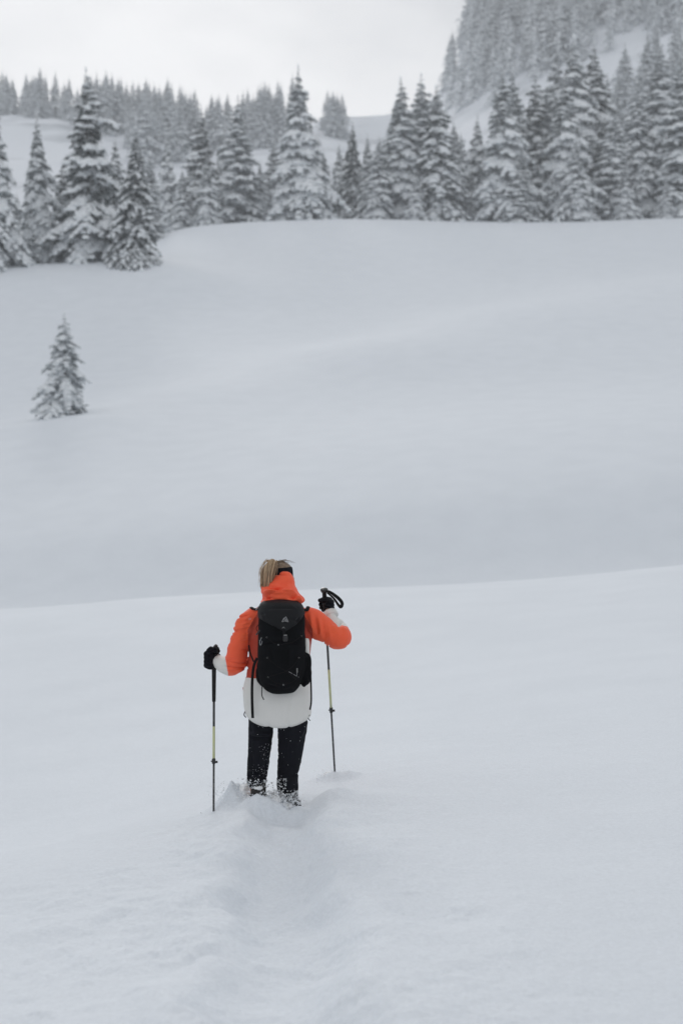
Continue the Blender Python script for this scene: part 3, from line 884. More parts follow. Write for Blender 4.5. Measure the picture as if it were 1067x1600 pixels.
# the hem hangs lower in the middle of the back
hemk = np.clip((jq - 1085) / 45, 0, 1)**1.5
cxh = (jp - 434) / 52
jV[:, 2] += hemk * SCL * (10 * np.clip(np.abs(cxh), 0, 1.1)**2.2)
jV[:, 2] -= hemk * SCL * 0.5 * np.cos(cxh * 3)
wr = []
def fo(px0, py0, px1, py1, w, h, dy=-.1):
    wr.append((W(px0, py0, dy), W(px1, py1, dy), w * FW, h * FH))
# sleeve folds on the right arm, running from the armpit
for a_ in [(484, 950, 490, 1000, .012, .008), (491, 950, 497, 1000, .010, -.008), (497, 955, 503, 1000, .011, .009), (504, 962, 508, 1008, .009, -.008), (490, 1000, 513, 975, .010, .009),
           (512, 968, 518, 1010, .010, .008), (496, 1004, 520, 984, .008, -.006), (519, 974, 535, 1000, .010, .007), (526, 984, 543, 1004, .009, -.005), (505, 1010, 535, 1012, .012, .006),
           (545, 992, 540, 1012, .010, -.006), (476, 955, 486, 985, .009, -.005), (489, 985, 486, 1010, .01, -.008)]:
    fo(*a_)
# left sleeve
for a_ in [(392, 958, 374, 990, .012, .006), (398, 975, 380, 1000, .010, -.006), (362, 1003, 388, 998, .011, .009), (358, 1012, 386, 1015, .011, -.010), (356, 1022, 380, 1022, .011, .009),
           (358, 1032, 385, 1028, .010, -.009), (360, 1042, 382, 1036, .011, .008), (352, 1026, 352, 1050, .010, .008), (366, 1052, 384, 1030, .010, .007), (372, 1008, 364, 1048, .010, -.006),
           (381, 970, 368, 998, .009, .005), (386, 985, 383, 1022, .010, -.007)]:
    fo(*a_)
# torso sides and white skirt, faint
for a_ in [(393, 968, 399, 1035, .011, .007), (390, 990, 396, 1050, .010, -.007), (401, 1000, 398, 1050, .010, .006), (480, 960, 484, 1010, .009, -.006), (486, 965, 481, 1015, .010, .006),
           (386, 1064, 392, 1108, .018, .004), (402, 1095, 408, 1120, .018, -.003), (478, 1085, 473, 1124, .020, .004), (450, 1090, 452, 1126, .028, -.003), (484, 1062, 481, 1100, .010, -.004)]:
    fo(*a_, dy=-.13)
jV = folds(jV, jN, wr)
jp, jq = pxy(jV)
wR = np.clip((jp - 484) / 8, 0, 1); wL = np.clip((392 - jp) / 8, 0, 1) * (jq < 1058)
jV = creases(jV, jN, .020, np.interp(jp, [484, 500, 520, 545], [-80, -72, -52, -35]), .24, .072, 401, wR)
jV = creases(jV, jN, .020, np.interp(jq, [950, 985, 1015, 1050], [62, 40, 8, -20]), .22, .080, 405, wL)
wT = (1 - wR) * (1 - np.clip((394 - jp) / 8, 0, 1) * (jq < 1058))
jV = creases(jV, jN, .011, 80, .26, .065, 409, wT * (jq < 1056))
jV = creases(jV, jN, .007, 84, .40, .13, 411, wT * (jq >= 1056))
q_ = jV * 9
jV += jN * (0.0035 * fbm(q_[:, 0], q_[:, 1], q_[:, 2], octv=3, seed=51))[:, None]
M_ = facemid(jV, jF); mx, my = pxy(M_)
dyv = M_[:, 1] - D
mi = np.zeros(len(M_), int)
arml = mx < np.interp(my, [940, 975, 1000, 1030, 1060], [386, 386, 388, 387, 379])
armr = mx > np.interp(my, [940, 960, 985, 1010], [487, 488.5, 488.5, 488])
torso_m = ~(arml | armr) | (my > 1062)
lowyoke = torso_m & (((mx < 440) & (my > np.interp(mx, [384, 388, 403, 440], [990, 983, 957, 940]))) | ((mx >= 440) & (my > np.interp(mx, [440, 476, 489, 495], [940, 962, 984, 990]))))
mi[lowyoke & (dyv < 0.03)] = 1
wl = np.interp(mx, [380, 400, 470, 487], [1058.5, 1060, 1058, 1056])
mi[torso_m & (my > wl)] = 2
mi[(mx < 352.5 + (my - 1030) * .18)] = 2
# right forearm: beyond the elbow plane
e0 = W(531, 997, .02); e1 = W(516, 961, .17); ax_ = (e1 - e0) / np.linalg.norm(e1 - e0)
tpar = (M_ - e0) @ ax_
armdist = np.linalg.norm(M_ - (e0 + tpar[:, None] * ax_), axis=1)
mi[(mx > 496) & (tpar > .055) & (armdist < .075) & (dyv > .035)] = 2
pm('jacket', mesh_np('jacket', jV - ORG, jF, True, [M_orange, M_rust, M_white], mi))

# cuffs
for (a_, b_, r_) in ((W(340, 1033.5, .168), W(336.5, 1032.5, .185), .047), (W(517.5, 964, .16), W(514.5, 957, .18), .050)):
    d_ = b_ - a_; P_ = [a_, a_ + d_ * .3, a_ + d_ * .6, b_, b_ - d_ * .05]
    c_ = Acc(); put(c_, tube(P_, [r_ * 1.03, r_ * 1.05, r_ * 1.03, r_ * .99, r_ * .80], None, 28)); pm('cuff', c_.mesh('cuff', [M_white], off=ORG))
# side zips and hem toggles
z_ = Acc()
put(z_, tube(WP((380, 1074, -.02), (382, 1090, -.03), (383.5, 1105, -.035), (383, 1114, -.035)), .0035, 12, 6), 0)
pm('side_zip', z_.mesh('side_zip', [M_rust], off=ORG))
for pts in ([(383, 1112, -.05), (381.5, 1117, -.055), (384.5, 1121, -.05)], [(484, 1117, -.06), (481, 1121, -.065), (484.5, 1126, -.055)]):
    t_ = Acc(); put(t_, tube(WP(*pts), .0034, 8, 6)); pm('hem_toggle', t_.mesh('hem_toggle', [M_plastic], off=ORG))

FW, FH = 1.25, 3.0
# ---- hood, bunched up behind the head
hood = [ringpx(945, 408, 470, .095, .05, 2.4, -.08), ringpx(939, 406.5, 477, .120, .07, 2.5, -.075), ringpx(934, 407, 475.5, .122, .07, 2.4, -.075), ringpx(927, 407.5, 468, .115, .075, 2.3, -.07),
        ringpx(919, 408, 463.5, .105, .08, 2.2, -.06), ringpx(912, 409.5, 461, .090, .085, 2.1, -.05), ringpx(906, 420, 459.5, .072, .07, 2.1, -.05), ringpx(900, 427, 457.5, .055, .055, 2.1, -.05),
        ringpx(895.5, 432, 453.5, .040, .04, 2.1, -.05), ringpx(893, 438, 449, .018, .02, 2, -.05)]
hV, hN, hF = fuse([loft(hood, 56, 40)], .0042, 4)
wr = []
for a_ in [(409, 914, 432, 904, .008, .007), (432, 904, 450, 908, .009, .005), (412, 919, 440, 921, .0065, -.020), (432, 919, 462, 912, .006, -.013), (424, 908, 446, 914, .007, -.010), (447, 913, 466, 924, .007, .010),
           (409, 926, 437, 924, .011, .012), (437, 923, 470, 929, .011, .012), (446, 918, 460, 922, .005, -.012), (410, 933, 440, 936, .006, -.018), (440, 936, 462, 933, .006, -.016), (462, 932, 475, 940, .007, .008),
           (408, 939, 430, 937, .006, .009), (408, 944, 424, 940, .004, -.008), (465, 926, 476, 937, .004, -.005), (451, 900, 458, 915, .010, .004), (415, 914, 424, 912, .006, -.006), (455, 937, 474, 943, .005, -.007)]:
    fo(*a_, dy=-.17)
hV = folds(hV, hN, wr)
hV = creases(hV, hN, .024, -12, .20, .046, 421)
q_ = hV * 14
hV += hN * (0.005 * fbm(q_[:, 0], q_[:, 1], q_[:, 2] * 1.6, octv=3, seed=57))[:, None]
pm('hood', mesh_np('hood', hV - ORG, hF, True, [M_orange]))

# ---- headband and hair
hb = Acc()
put(hb, loft([ringpx(902, 419, 457.5, .102, .10, 2, .035), ringpx(900, 418.5, 458.2, .105, .103, 2, .035), ringpx(893, 418.5, 457.8, .104, .103, 2, .035), ringpx(887, 420, 456.8, .100, .10, 2, .035), ringpx(885.5, 421, 455.5, .094, .095, 2, .035)], 40, 14))
pm('headband', hb.mesh('headband', [M_glove], off=ORG))
hr = Acc()
put(hr, loft([ringpx(912, 419.5, 456.5, .09, .06, 2, .03), ringpx(893, 418.8, 457, .100, .095, 2, .035), ringpx(885, 421.5, 454.8, .094, .088, 2, .032), ringpx(880, 427, 449.5, .070, .064, 2, .03), ringpx(878, 434, 444, .035, .03, 2, .03)], 40, 18))
rh = np.random.default_rng(3)
for k in range(70):     # strands combed back from the forehead to the tie
    a0 = rh.uniform(-1.1, 1.1); p0 = W(438 + 15 * math.sin(a0), 883 + 3 * rh.random(), .06 - .07 * abs(math.sin(a0)))
    p1 = W(434 + 9 * math.sin(a0), 878 + rh.uniform(-1.6, .8), .0); p2 = W(427 + rh.normal(0, 1.5), 880 + rh.normal(0, 1.5), -.06)
    put(hr, tube([p0, p1, p2], .0022, 7, 4))
for k in range(11):     # flyaway wisps
    p0 = W(437 + rh.uniform(-6, 6), 879, .0); s_ = rh.uniform(.4, 1.1)
    p1 = p0 + np.array([.02 * s_, 0, .014]); p2 = p0 + np.array([.055 * s_, 0, .022 * rh.uniform(.2, 1)]); p3 = p0 + np.array([.09 * s_, 0, -.004])
    put(hr, tube([p0, p1, p2, p3], [.0013, .0012, .0009, .0006], 8, 3))
hair = pm('hair', hr.mesh('hair', [M_hair_dark], off=ORG))
tie = Acc(); put(tie, tube(WP((433, 883, -.05), (431, 882.5, -.055)), .013, 4, 14)); pm('hair_tie', tie.mesh('hair_tie', [M_glove], off=ORG), hair)
pt_ = Acc()
for lock in range(78):
    th = rh.uniform(0, 6.283); r0_ = math.sqrt(rh.random())
    tone = rh.choice([0, 1, 2], p=[.42, .36, .22]); jl = rh.normal(0, 1.1, 3); ln0 = rh.uniform(.82, 1.10)
    for k in range(11):
        ox = r0_ * math.cos(th) + rh.normal(0, .07); oy = r0_ * math.sin(th) + rh.normal(0, .07)
        ln = ln0 + rh.normal(0, .03)
        P_ = WP((431 + ox * 3.2, 882 + oy * 2, -.055 + oy * .012), (425.5 + ox * 7.0, 874.3 + oy * 1.2 + 8 * ox * ox, -.075 + oy * .03),
                (420.5 + ox * 10.6 + jl[0] * .5, 884.5 + oy + 4.5 * ox * ox, -.090 + oy * .038), (418 + ox * 9.6 + jl[1], 884 + 17 * ln, -.095 + oy * .038),
                (416.5 + ox * 8.2 + jl[1] + jl[2] * 1.3, 884 + 35 * ln, -.09 + oy * .03))
        put(pt_, tube(P_, [.0018, .0024, .0027, .0024, .0008], 12, 4), int(tone))
for k in range(26):
    ox = rh.choice([-1, 1]) * rh.uniform(.9, 1.15); j1, j2 = rh.normal(0, 1.4, 2)
    put(pt_, tube(WP((430 + ox * 3, 880, -.06), (424 + ox * 8, 876.5 + rh.normal(0, 1.2), -.08), (419.5 + ox * 11.5 + j1, 889, -.09), (417.5 + ox * 10.5 + j1 + j2, 905 + rh.normal(0, 4), -.09)), [.0012, .0012, .0010, .0006], 10, 3), 0)
core = tube(WP((431, 882, -.055), (425.5, 880.5, -.075), (420.5, 888, -.09), (418, 901, -.095), (416.5, 914, -.09)), [.010, .020, .029, .029, .018], 14, 16)
put(pt_, core, 2)
pony = pm('ponytail', pt_.mesh('ponytail', [M_hair, M_hair_mid, M_hair_dark], off=ORG))

# ---- trousers
ltr = tube(WP((411, 1112, .0), (408.5, 1130, .0), (407, 1150, .0), (405, 1180, -.01), (402, 1205, -.03), (401, 1218, -.035), (401.5, 1230, -.04)),
           [.086, .083, .083, .074, .070, .067, .058], 30, 28)
rtr = tube(WP((456, 1110, .0), (457, 1130, .0), (455, 1160, .01), (452, 1190, .02), (449.5, 1215, .02), (451, 1235, .02), (459, 1256, .02)),
           [.100, .100, .089, .077, .071, .069, .033], 32, 28)
hips = loft([ringpx(1128, 408, 458, .07, .07), ringpx(1118, 392, 480, .12, .12), ringpx(1090, 394, 478, .11, .12), ringpx(1060, 400, 470, .09, .1)], 40, 16)
tV, tN, tF = fuse([ltr, rtr, hips], .0058, 4)
wr = []
for a_ in [(388, 1146, 426, 1149, .012, .009), (388, 1153, 424, 1152, .009, -.008), (392, 1128, 404, 1150, .010, .006), (388, 1214, 418, 1210, .008, -.008), (386, 1206, 418, 1203, .008, .008),
           (386, 1220, 416, 1218, .008, .008), (420, 1160, 418, 1200, .010, .006), (390, 1160, 394, 1200, .011, -.005), (480, 1128, 462, 1160, .014, .006), (434, 1135, 440, 1190, .014, .005),
           (470, 1165, 462, 1215, .011, -.006), (433, 1215, 452, 1222, .010, .008), (434, 1226, 462, 1236, .008, -.007), (466, 1210, 464, 1245, .01, .005), (446, 1140, 450, 1200, .014, -.004)]:
    fo(*a_, dy=-.08)
tV = folds(tV, tN, wr)
tp_, tq_ = pxy(tV)
tV = creases(tV, tN, .010, np.interp(tq_, [1120, 1150, 1180, 1215, 1250], [20, 5, 30, 10, -5]), .26, .12, 431)
q_ = tV * 8
tV += tN * (0.005 * fbm(q_[:, 0], q_[:, 1], q_[:, 2], octv=3, seed=61))[:, None]
trs = Acc()
trs.V.append(tV); trs.n = len(tV); trs.Q.append(tF[0]); trs.mq.append(np.zeros(len(tF[0]), int))
if len(tF) > 1: trs.T.append(tF[1]); trs.mt.append(np.zeros(len(tF[1]), int))
pm('trousers', trs.mesh('trousers', [M_trouser], off=ORG))

# ---- boots
def boot(px, py, dy, yaw):
    h = W(px, py, dy)
    f = np.array([math.sin(yaw), math.cos(yaw), 0])
    up = np.array([0, 0, 1.])
    V, N, F = fuse([tube([h + up * .12, h + up * .06 - f * .01, h + up * .0 - f * .01, h - up * .05], [.050, .050, .048, .044], 12, 20),
                    tube([h - up * .035 - f * .02, h - up * .04 + f * .08, h - up * .05 + f * .17, h - up * .055 + f * .235], [.045, .047, .045, .030], 14, 20)], .005, 4)
    b = pm('boot', mesh_np('boot', V - ORG, F, True, [M_boot]))
    s = Acc(); put(s, tube([h - up * .085 - f * .045, h - up * .085 + f * .08, h - up * .09 + f * .23], [.040, .046, .036], 10, 18, flat=.42, up=(0, 0, 1)))
    ob('sole', s.mesh('sole', [M_plastic], off=ORG), b)
    st = Acc()
    for dz_, r_ in ((.035, .052), (-.005, .0505)):
        a = np.linspace(0, 2 * np.pi, 22)
        st_p = [h + up * dz_ - f * .012 + (np.cos(t) * np.cross(f, up) + np.sin(t) * f) * r_ for t in a]
        put(st, tube(st_p, .0055, None, 5))
    ob('boot_strap', st.mesh('boot_strap', [M_web], off=ORG), b)
    return b
boot(404, 1250, -.04, .05)
boot(459, 1279, .03, -.05)

# ---- gloves closed round the grips
def glove(grip, updir, out, back, wrist, sleeve, r=.017, S=1.22):
    """grip: centre of the held part; out: direction from the grip to the palm; back: direction the knuckles point first"""
    up = np.array(updir, float); up /= np.linalg.norm(up)
    o_ = np.array(out, float); o_ -= up * (o_ @ up); o_ /= np.linalg.norm(o_)
    b_ = np.cross(up, o_); 
    if b_ @ np.array(back) < 0: b_ = -b_
    g = np.array(grip, float); w = np.array(wrist, float)
    sl_ = np.array(sleeve) - w; sl_ = sl_ / np.linalg.norm(sl_)
    P = []
    pc = g + o_ * .036 * S + b_ * .004
    # palm: a broad flat slab between wrist and knuckles
    for q in (-.037, -.012, .014, .037):
        P.append(tube([w + up * q * .55, (w * .45 + pc * .55) + up * q * .95, pc + up * q, pc + b_ * .024 + up * q], [.029, .029, .026, .019], 12, 14))
    for k, (q, rf, ext) in enumerate(((.043, .0145, 3.3), (.015, .0150, 3.6), (-.013, .0145, 3.5), (-.039, .0128, 3.1))):
        a = np.linspace(.55, ext, 9)
        R_ = r + rf + .002
        pts = [pc + b_ * .005 + up * q * .95]
        for t in a:
            rad_ = R_ * (1.10 if t < 1.4 else 1.0)
            pts.append(g + (o_ * math.cos(t) + b_ * math.sin(t)) * rad_ + up * (q - .004 * (t - .5)))
        rr_ = [rf * 1.15] + [rf * (1.12 if i in (1, 4) else 1.0) for i in range(8)] + [rf * .8]
        P.append(tube(pts, rr_, 22, 12))
    # thumb leaves the side of the palm near its base and closes over the first finger
    P.append(tube([(w * .4 + pc * .6) + up * .030 - b_ * .004, pc + up * .062 - b_ * .022, g + up * .062 - b_ * (r + .018) + o_ * .006, g + up * .050 - b_ * (r + .012) - o_ * .024],
                  [.019, .018, .0165, .0135], 14, 12))
    P.append(tube([w, w + sl_ * .05], [.036, .036], 4, 16))
    V, N, F = fuse(P, .0030, 2)
    q2 = V * 30
    V += N * (0.0018 * fbm(q2[:, 0], q2[:, 1], q2[:, 2], octv=2, seed=71))[:, None]
    return pm('glove', mesh_np('glove', V - ORG, F, True, [M_glove]))

# poles -------------------------------------------------------------------------------------
def pole(top, tip, marks, label, strap_pts, knob_tilt):
    """marks: distances along the pole in photograph pixels from the top: grip end, dark/lime change, lime end (lock), tip"""
    top = np.array(top); tip = np.array(tip); d = tip - top; Lp = np.linalg.norm(d); d /= Lp
    tot = marks[-1]
    def P(t): return top + d * Lp * (t / tot)
    e = ob('trekking_pole', None, loc=tuple(tip)); tag(e, label, 'hiking pole', 'trekking poles held by the person')
    def m_(name, acc, mats, par=e): return ob(name, acc.mesh(name, mats, off=tip), par)
    a = Acc(); put(a, tube([P(3), P(8), P(20), P(34), P(marks[0] - 3), P(marks[0])], [.0145, .0150, .0165, .0150, .0125, .0115], 26, 18)); m_('grip', a, [M_grip])
    a = Acc(); side = np.cross(d, (0, 1, 0)); side /= np.linalg.norm(side)
    put(a, tube([P(4), P(1.5), P(-1), P(-2.2)], [.015, .024, .025, .012], 10, 20)); 
    put(a, tube([P(1) , P(1) + knob_tilt], [.018, .010], 5, 14)); m_('grip_head', a, [M_plastic])
    a = Acc(); put(a, tube([P(marks[0]), P(marks[1])], .0082, 4, 12), 0); m_('upper_shaft', a, [M_shaft])
    a = Acc(); put(a, tube([P(marks[1]), P(marks[2])], .0084, 4, 12), 0); 
    m_('lime_shaft', a, [M_lime])
    a = Acc(); put(a, tube([P(marks[2]), P(tot)], .0070, 4, 12), 0); m_('lower_shaft', a, [M_shaft])
    a = Acc(); put(a, tube([P(marks[2] - 2), P(marks[2] - 1), P(marks[2] + 5), P(marks[2] + 6)], [.010, .0125, .0125, .009], 8, 14))
    bv, bf = box(P(marks[2] + 3) + side * .016 + np.array([0, -.004, 0]), (.020, .012, .014)); a.add(bv, bf)
    put(a, tube([P(marks[2] + 3) + side * .020, P(marks[2] + 3) + side * .026], [.006, .0055], 4, 8))
    put(a, tube([P(marks[2] + 2) - side * .012, P(marks[2] + 2) - side * .019], [.0045, .0045], 4, 8))
    m_('lock_lever', a, [M_plastic])
    a = Acc()
    for q in range(10):
        c0 = marks[2] + 12 + q * (tot - marks[2] - 14) / 11
        put(a, tube([P(c0), P(c0 + .8)], .0074, 3, 10))
    m_('scale_marks', a, [M_alu])
    a = Acc(); put(a, tube([P(tot - 9), P(tot - 8), P(tot - 7.5), P(tot - 6.5)], [.010, .045, .046, .012], 8, 20)); m_('basket', a, [M_plastic])
    a = Acc()
    sp_ = catmull(np.array(strap_pts), 30)
    T_ = np.gradient(sp_, axis=0); T_ /= np.linalg.norm(T_, axis=1)[:, None]
    wd = np.cross(T_, np.array([0.25, 1, 0.1])); wd /= np.linalg.norm(wd, axis=1)[:, None]
    wd = wd * .35 + np.array([0.0, 1., 0.]) * .55 + np.cross(T_, (0, 1, 0)) * .45
    wd /= np.linalg.norm(wd, axis=1)[:, None]; nn_ = np.cross(T_, wd)
    hw_ = np.interp(np.linspace(0, 1, 30), [0, .15, .35, .65, .85, 1], [.006, .010, .0125, .0125, .009, .006])[:, None]
    th_ = .0014
    V = np.stack([sp_ + wd * hw_ + nn_ * th_, sp_ - wd * hw_ + nn_ * th_, sp_ - wd * hw_ - nn_ * th_, sp_ + wd * hw_ - nn_ * th_], 1).reshape(-1, 3)
    F = [(4 * i + j, 4 * i + (j + 1) % 4, 4 * i + 4 + (j + 1) % 4, 4 * i + 4 + j) for i in range(29) for j in range(4)]
    a.add(V, F); m_('wrist_strap', a, [M_web])
    return P, d
ltop, ltip = W(334.7, 1013, .17), W(334, 1292, -.10)
Pl, dl_ = pole(ltop, ltip, (82, 122, 173, 274), 'left hand pole planted upright in the snow with black grip and pale lime band',
               WP((335, 1015, .16), (330.5, 1011.5, .15), (327.5, 1014, .14), (331, 1017, .14), (337, 1012.5, .13), (340, 1013, .12), (341, 1017, .11), (338, 1021, .12), (335.5, 1018, .14)),
               np.array([.018, -.01, .028]))
rtop, rtip = W(506.5, 922, .21), W(524.2, 1226, .95)
Pr, dr_ = pole(rtop, rtip, (70, 118, 180, 304), 'right hand pole tilted forward behind the raised arm, its tip in a puff of snow',
               WP((509, 924, .20), (513, 924, .17), (520, 928, .15), (530, 936, .14), (534.5, 943, .14), (532.5, 948.5, .14), (528.5, 945, .14), (521, 934.5, .16), (511, 926, .19)),
               np.array([-.012, -.02, .004]))
gl = Pl(18)
glove(gl, -dl_, (-1, -.55, 0), (-.3, 1, 0), W(337.5, 1033, .17), W(350, 1037, .10))
gr_ = Pr(23)
glove(gr_, -dr_, (.85, -.75, 0), (-.6, 1, 0), W(513.5, 955.5, .19), W(524, 976, .12))
# little hook of the grip head strap on the right pole
# ---- backpack --------------------------------------------------------------------------------
BO = W(440, 1060, -.15)
pack = ob('backpack', None, loc=tuple(BO)); tag(pack, 'slim black hiking backpack worn on the back, light mountain print on its lid', 'backpack')
def bk(name, acc, mats, par=pack, smooth=True): return ob(name, acc.mesh(name, mats, smooth, off=BO), par)
FC = -.115           # plane of the back panel (relative to the walker)
def packring(py, pl, pr, depth, ex=3.0, inset=0.0):
    dy = FC - depth * .5
    a, b = W(pl, py, dy), W(pr, py, dy)
    c = (a + b) / 2; c[1] = D + FC - .01
    return (*c, abs(b[0] - a[0]) / 2, depth, .02, ex)
bag = [packring(1083.5, 428, 456, .07), packring(1081.5, 420, 461.5, .12), packring(1076.5, 412, 466, .155), packring(1067, 406.5, 471, .182), packring(1050, 402.5, 478, .20), packring(1025, 402, 478, .205),
       packring(1000, 402.5, 477, .20), packring(980, 403, 476.5, .19), packring(962, 403.5, 475.5, .175), packring(950, 405, 473, .150), packring(945, 409, 468, .12), packring(941, 417, 460, .07)]
pocket = tube(WP((476, 1020, -.20), (479.5, 1028, -.20), (480, 1045, -.20), (479, 1062, -.20), (473, 1073, -.20)), [.012, .026, .030, .028, .012], 18, 20)
lpocket = tube(WP((406, 1030, -.19), (404.5, 1042, -.19), (405, 1060, -.19), (410, 1072, -.19)), [.010, .017, .018, .010], 16, 18)
pV, pN, pF = fuse([loft(bag, 64, 50), pocket, lpocket], .0048, 4)
wr = []
for a_ in [(405, 1005, 440, 1000, .010, -.005), (440, 1000, 474, 1006, .010, -.005), (468, 975, 472, 1015, .008, .004), (410, 1070, 440, 1078, .010, -.006), (470, 1020, 468, 1068, .004, -.007),
           (411, 1030, 410, 1066, .004, -.005), (440, 1077, 470, 1070, .008, .005), (418, 1010, 424, 1040, .016, .004), (456, 1008, 452, 1040, .018, -.004)]:
    fo(*a_, dy=-.31)
pV = folds(pV, pN, wr)
pV = creases(pV, pN, .006, 12, .28, .10, 441)
q_ = pV * 11
pV += pN * (0.0035 * fbm(q_[:, 0], q_[:, 1], q_[:, 2], octv=3, seed=81))[:, None]
ob('pack_body', mesh_np('pack_body', pV - BO, pF, True, [M_pack]), pack)
lid = [packring(990, 404, 476, .222, 2.7), packring(980, 402.8, 476.8, .226, 2.7), packring(965, 401.8, 476.8, .216, 2.6), packring(953, 402.0, 475.8, .196, 2.5), packring(945, 405, 472.5, .170, 2.4), packring(940, 410.5, 466, .135, 2.3),
       packring(937, 418, 459, .09, 2.2), packring(935.3, 427, 451, .05, 2)]
lV, lN, lF = fuse([loft(lid, 64, 36)], .0042, 4)
lx, ly = pxy(lV)
vline = np.interp(lx, [402, 415, 430, 445, 462, 470, 477], [964, 972, 979, 987.5, 976, 968, 958])
wr = []
for a_ in [(410, 941, 440, 939, .009, .005), (404, 955, 430, 976, .008, -.006), (404, 961, 420, 964, .008, .006), (455, 944, 472, 956, .007, .007), (470, 946, 474, 962, .006, -.005), (460, 975, 474, 960, .007, -.005), (420, 951, 462, 950, .007, -.003)]:
    fo(*a_, dy=-.30)
lV = folds(lV, lN, wr)
lV = creases(lV, lN, .006, -20, .26, .10, 451)
lM = facemid(lV, lF); fx, fy = pxy(lM)
keep = fy < np.interp(fx, [402, 415, 430, 445, 462, 470, 477], [964, 972, 979, 987.5, 976, 968, 958])
F0 = lF[0][keep[:len(lF[0])]]
used = np.unique(F0); remap = -np.ones(len(lV), int); remap[used] = np.arange(len(used))
lo_ = ob('pack_lid', mesh_np('pack_lid', lV[used] - BO, remap[F0], True, [M_lid]), pack)
sm = lo_.modifiers.new('thickness', 'SOLIDIFY'); sm.thickness = .006; sm.offset = -1

def back_y(px, py):
    """distance of the pack's rear face at a place of the photograph (farthest towards the camera)"""
    X = (px - 533.5) / FPX; Z = (HOR - py) / FPX
    for src in (pV, lV):
        pass
    A_ = np.vstack([pV, lV[used]])
    dd = (A_[:, 0] / A_[:, 1] - X)**2 + (A_[:, 2] / A_[:, 1] - Z)**2
    i = np.argsort(dd)[:14]
    return A_[i, 1].min() - D
def onpack(pts, lift=.002):
    return np.array([W(px, py, back_y(px, py) - lift) for px, py in pts])
def cord(pts, r, name, mt, par=pack, lift=.002, n=None, dens=2.0):
    # follow the surface between the given places
    Q = []
    for (a, b) in zip(pts[:-1], pts[1:]):
        m = max(2, int(math.hypot(b[0] - a[0], b[1] - a[1]) / dens))
        for k in range(m): Q.append((a[0] + (b[0] - a[0]) * k / m, a[1] + (b[1] - a[1]) * k / m))
    Q.append(pts[-1])
    P_ = onpack(Q, lift)
    if len(P_) > 4:
        k_ = P_.copy(); k_[1:-1] = (P_[:-2] + P_[1:-1] + P_[2:]) / 3; P_ = k_
    a = Acc(); put(a, tube(P_, r, None, 6)); return bk(name, a, [mt], par)
# elastic lacing across the back
cord([(417, 996), (426, 1004), (435, 1008), (445, 1006), (457, 1004), (471, 994)], .0022, 'elastic_cord', M_cord)
cord([(418, 1028), (432, 1040), (448, 1049), (463, 1062)], .0022, 'elastic_cord', M_cord)
cord([(467, 1029), (458, 1041), (447, 1049), (432, 1054), (418, 1058)], .0022, 'elastic_cord', M_cord)
cord([(420, 1059), (430, 1067), (443, 1070), (455, 1067), (466, 1058)], .0022, 'elastic_cord', M_cord)
for (a, b) in ((417, 996), (471, 994), (467, 1028), (418, 1028), (466, 1058), (419, 1058)):
    c = Acc(); p = onpack([(a, b)], .002)[0]; put(c, tube([p + np.array([0, .004, 0]), p + np.array([0, -.003, 0])], [.006, .0045], 3, 8)); bk('cord_anchor', c, [M_plastic])
for (a, b) in ((435, 1007.5), (443, 1070)):
    c = Acc(); p = onpack([(a, b)], .004)[0]; V, F = lumps(p[None], np.array([[.0055, 0, 0]]), np.array([[0, .005, 0]]), np.array([[0, 0, .0055]]), 1, 0); c.add(V, F); bk('cord_toggle', c, [M_alu])
# lid strap and buckle
st_ = Acc(); P_ = onpack([(443.5, 981), (444, 986), (444.5, 992), (445, 998)], .004); put(st_, tube(P_, .008, 10, 8, flat=.3, up=(0, 1, 0))); bk('lid_strap', st_, [M_web])
p = onpack([(446, 997)], .010)[0]
bc = Acc(); put(bc, tube([p + np.array([0, 0, .022]), p + np.array([0, 0, .012]), p + np.array([0, 0, -.012]), p + np.array([0, 0, -.021])], [.010, .014, .0145, .011], 12, 16, flat=.55, up=(0, 1, 0)))
buck = bk('buckle', bc, [M_plastic])
bc = Acc(); bv, bf = box(p + np.array([0, -.009, .019]), (.020, .004, .005)); bc.add(bv, bf); bk('buckle_bar', bc, [M_reflect], buck, False)
p = onpack([(443, 981)], .006)[0]; bc = Acc()
for s in (-1, 1): put(bc, tube([p + np.array([s * .008, 0, -.003]), p + np.array([0, 0, .006])], .0018, 3, 6))
bk('strap_loop', bc, [M_reflect])
# the print on the lid: a peak of slanted stripes
lg = Acc()
def stroke(a, b, w=.0021):
    n = 5
    Q = onpack([(a[0] + (b[0] - a[0]) * k / n, a[1] + (b[1] - a[1]) * k / n) for k in range(n + 1)], .0015)
    Q[:, 1] = np.linspace(Q[0, 1], Q[-1, 1], n + 1) - .001
    put(lg, tube(Q, w, None, 4, flat=.3, up=(0, 1, 0)))
for a, b in (((440.5, 971.3), (446.8, 963.6)), ((446.8, 963.6), (450.6, 971.3)), ((443.3, 971.3), (447.0, 966.8)), ((447.0, 966.8), (448.6, 971.3)), ((445.6, 971.3), (447.0, 969.4)), ((447.0, 969.4), (447.2, 971.3)),
             ((440.5, 971.4), (442.6, 971.4)), ((448.4, 971.4), (450.8, 971.4)), ((441.9, 969.0), (444.0, 965.4)), ((444.0, 965.4), (445.2, 966.4))):
    stroke(a, b)
bk('lid_print', lg, [M_reflect])
lg = Acc()
for a, b in (((451.3, 1049.5), (463.6, 1056.6)), ((463.8, 1044), (463.9, 1056.5)), ((464.8, 1044), (464.9, 1051))):
    stroke(a, b, .0016)
bk('seam_print', lg, [M_reflect])
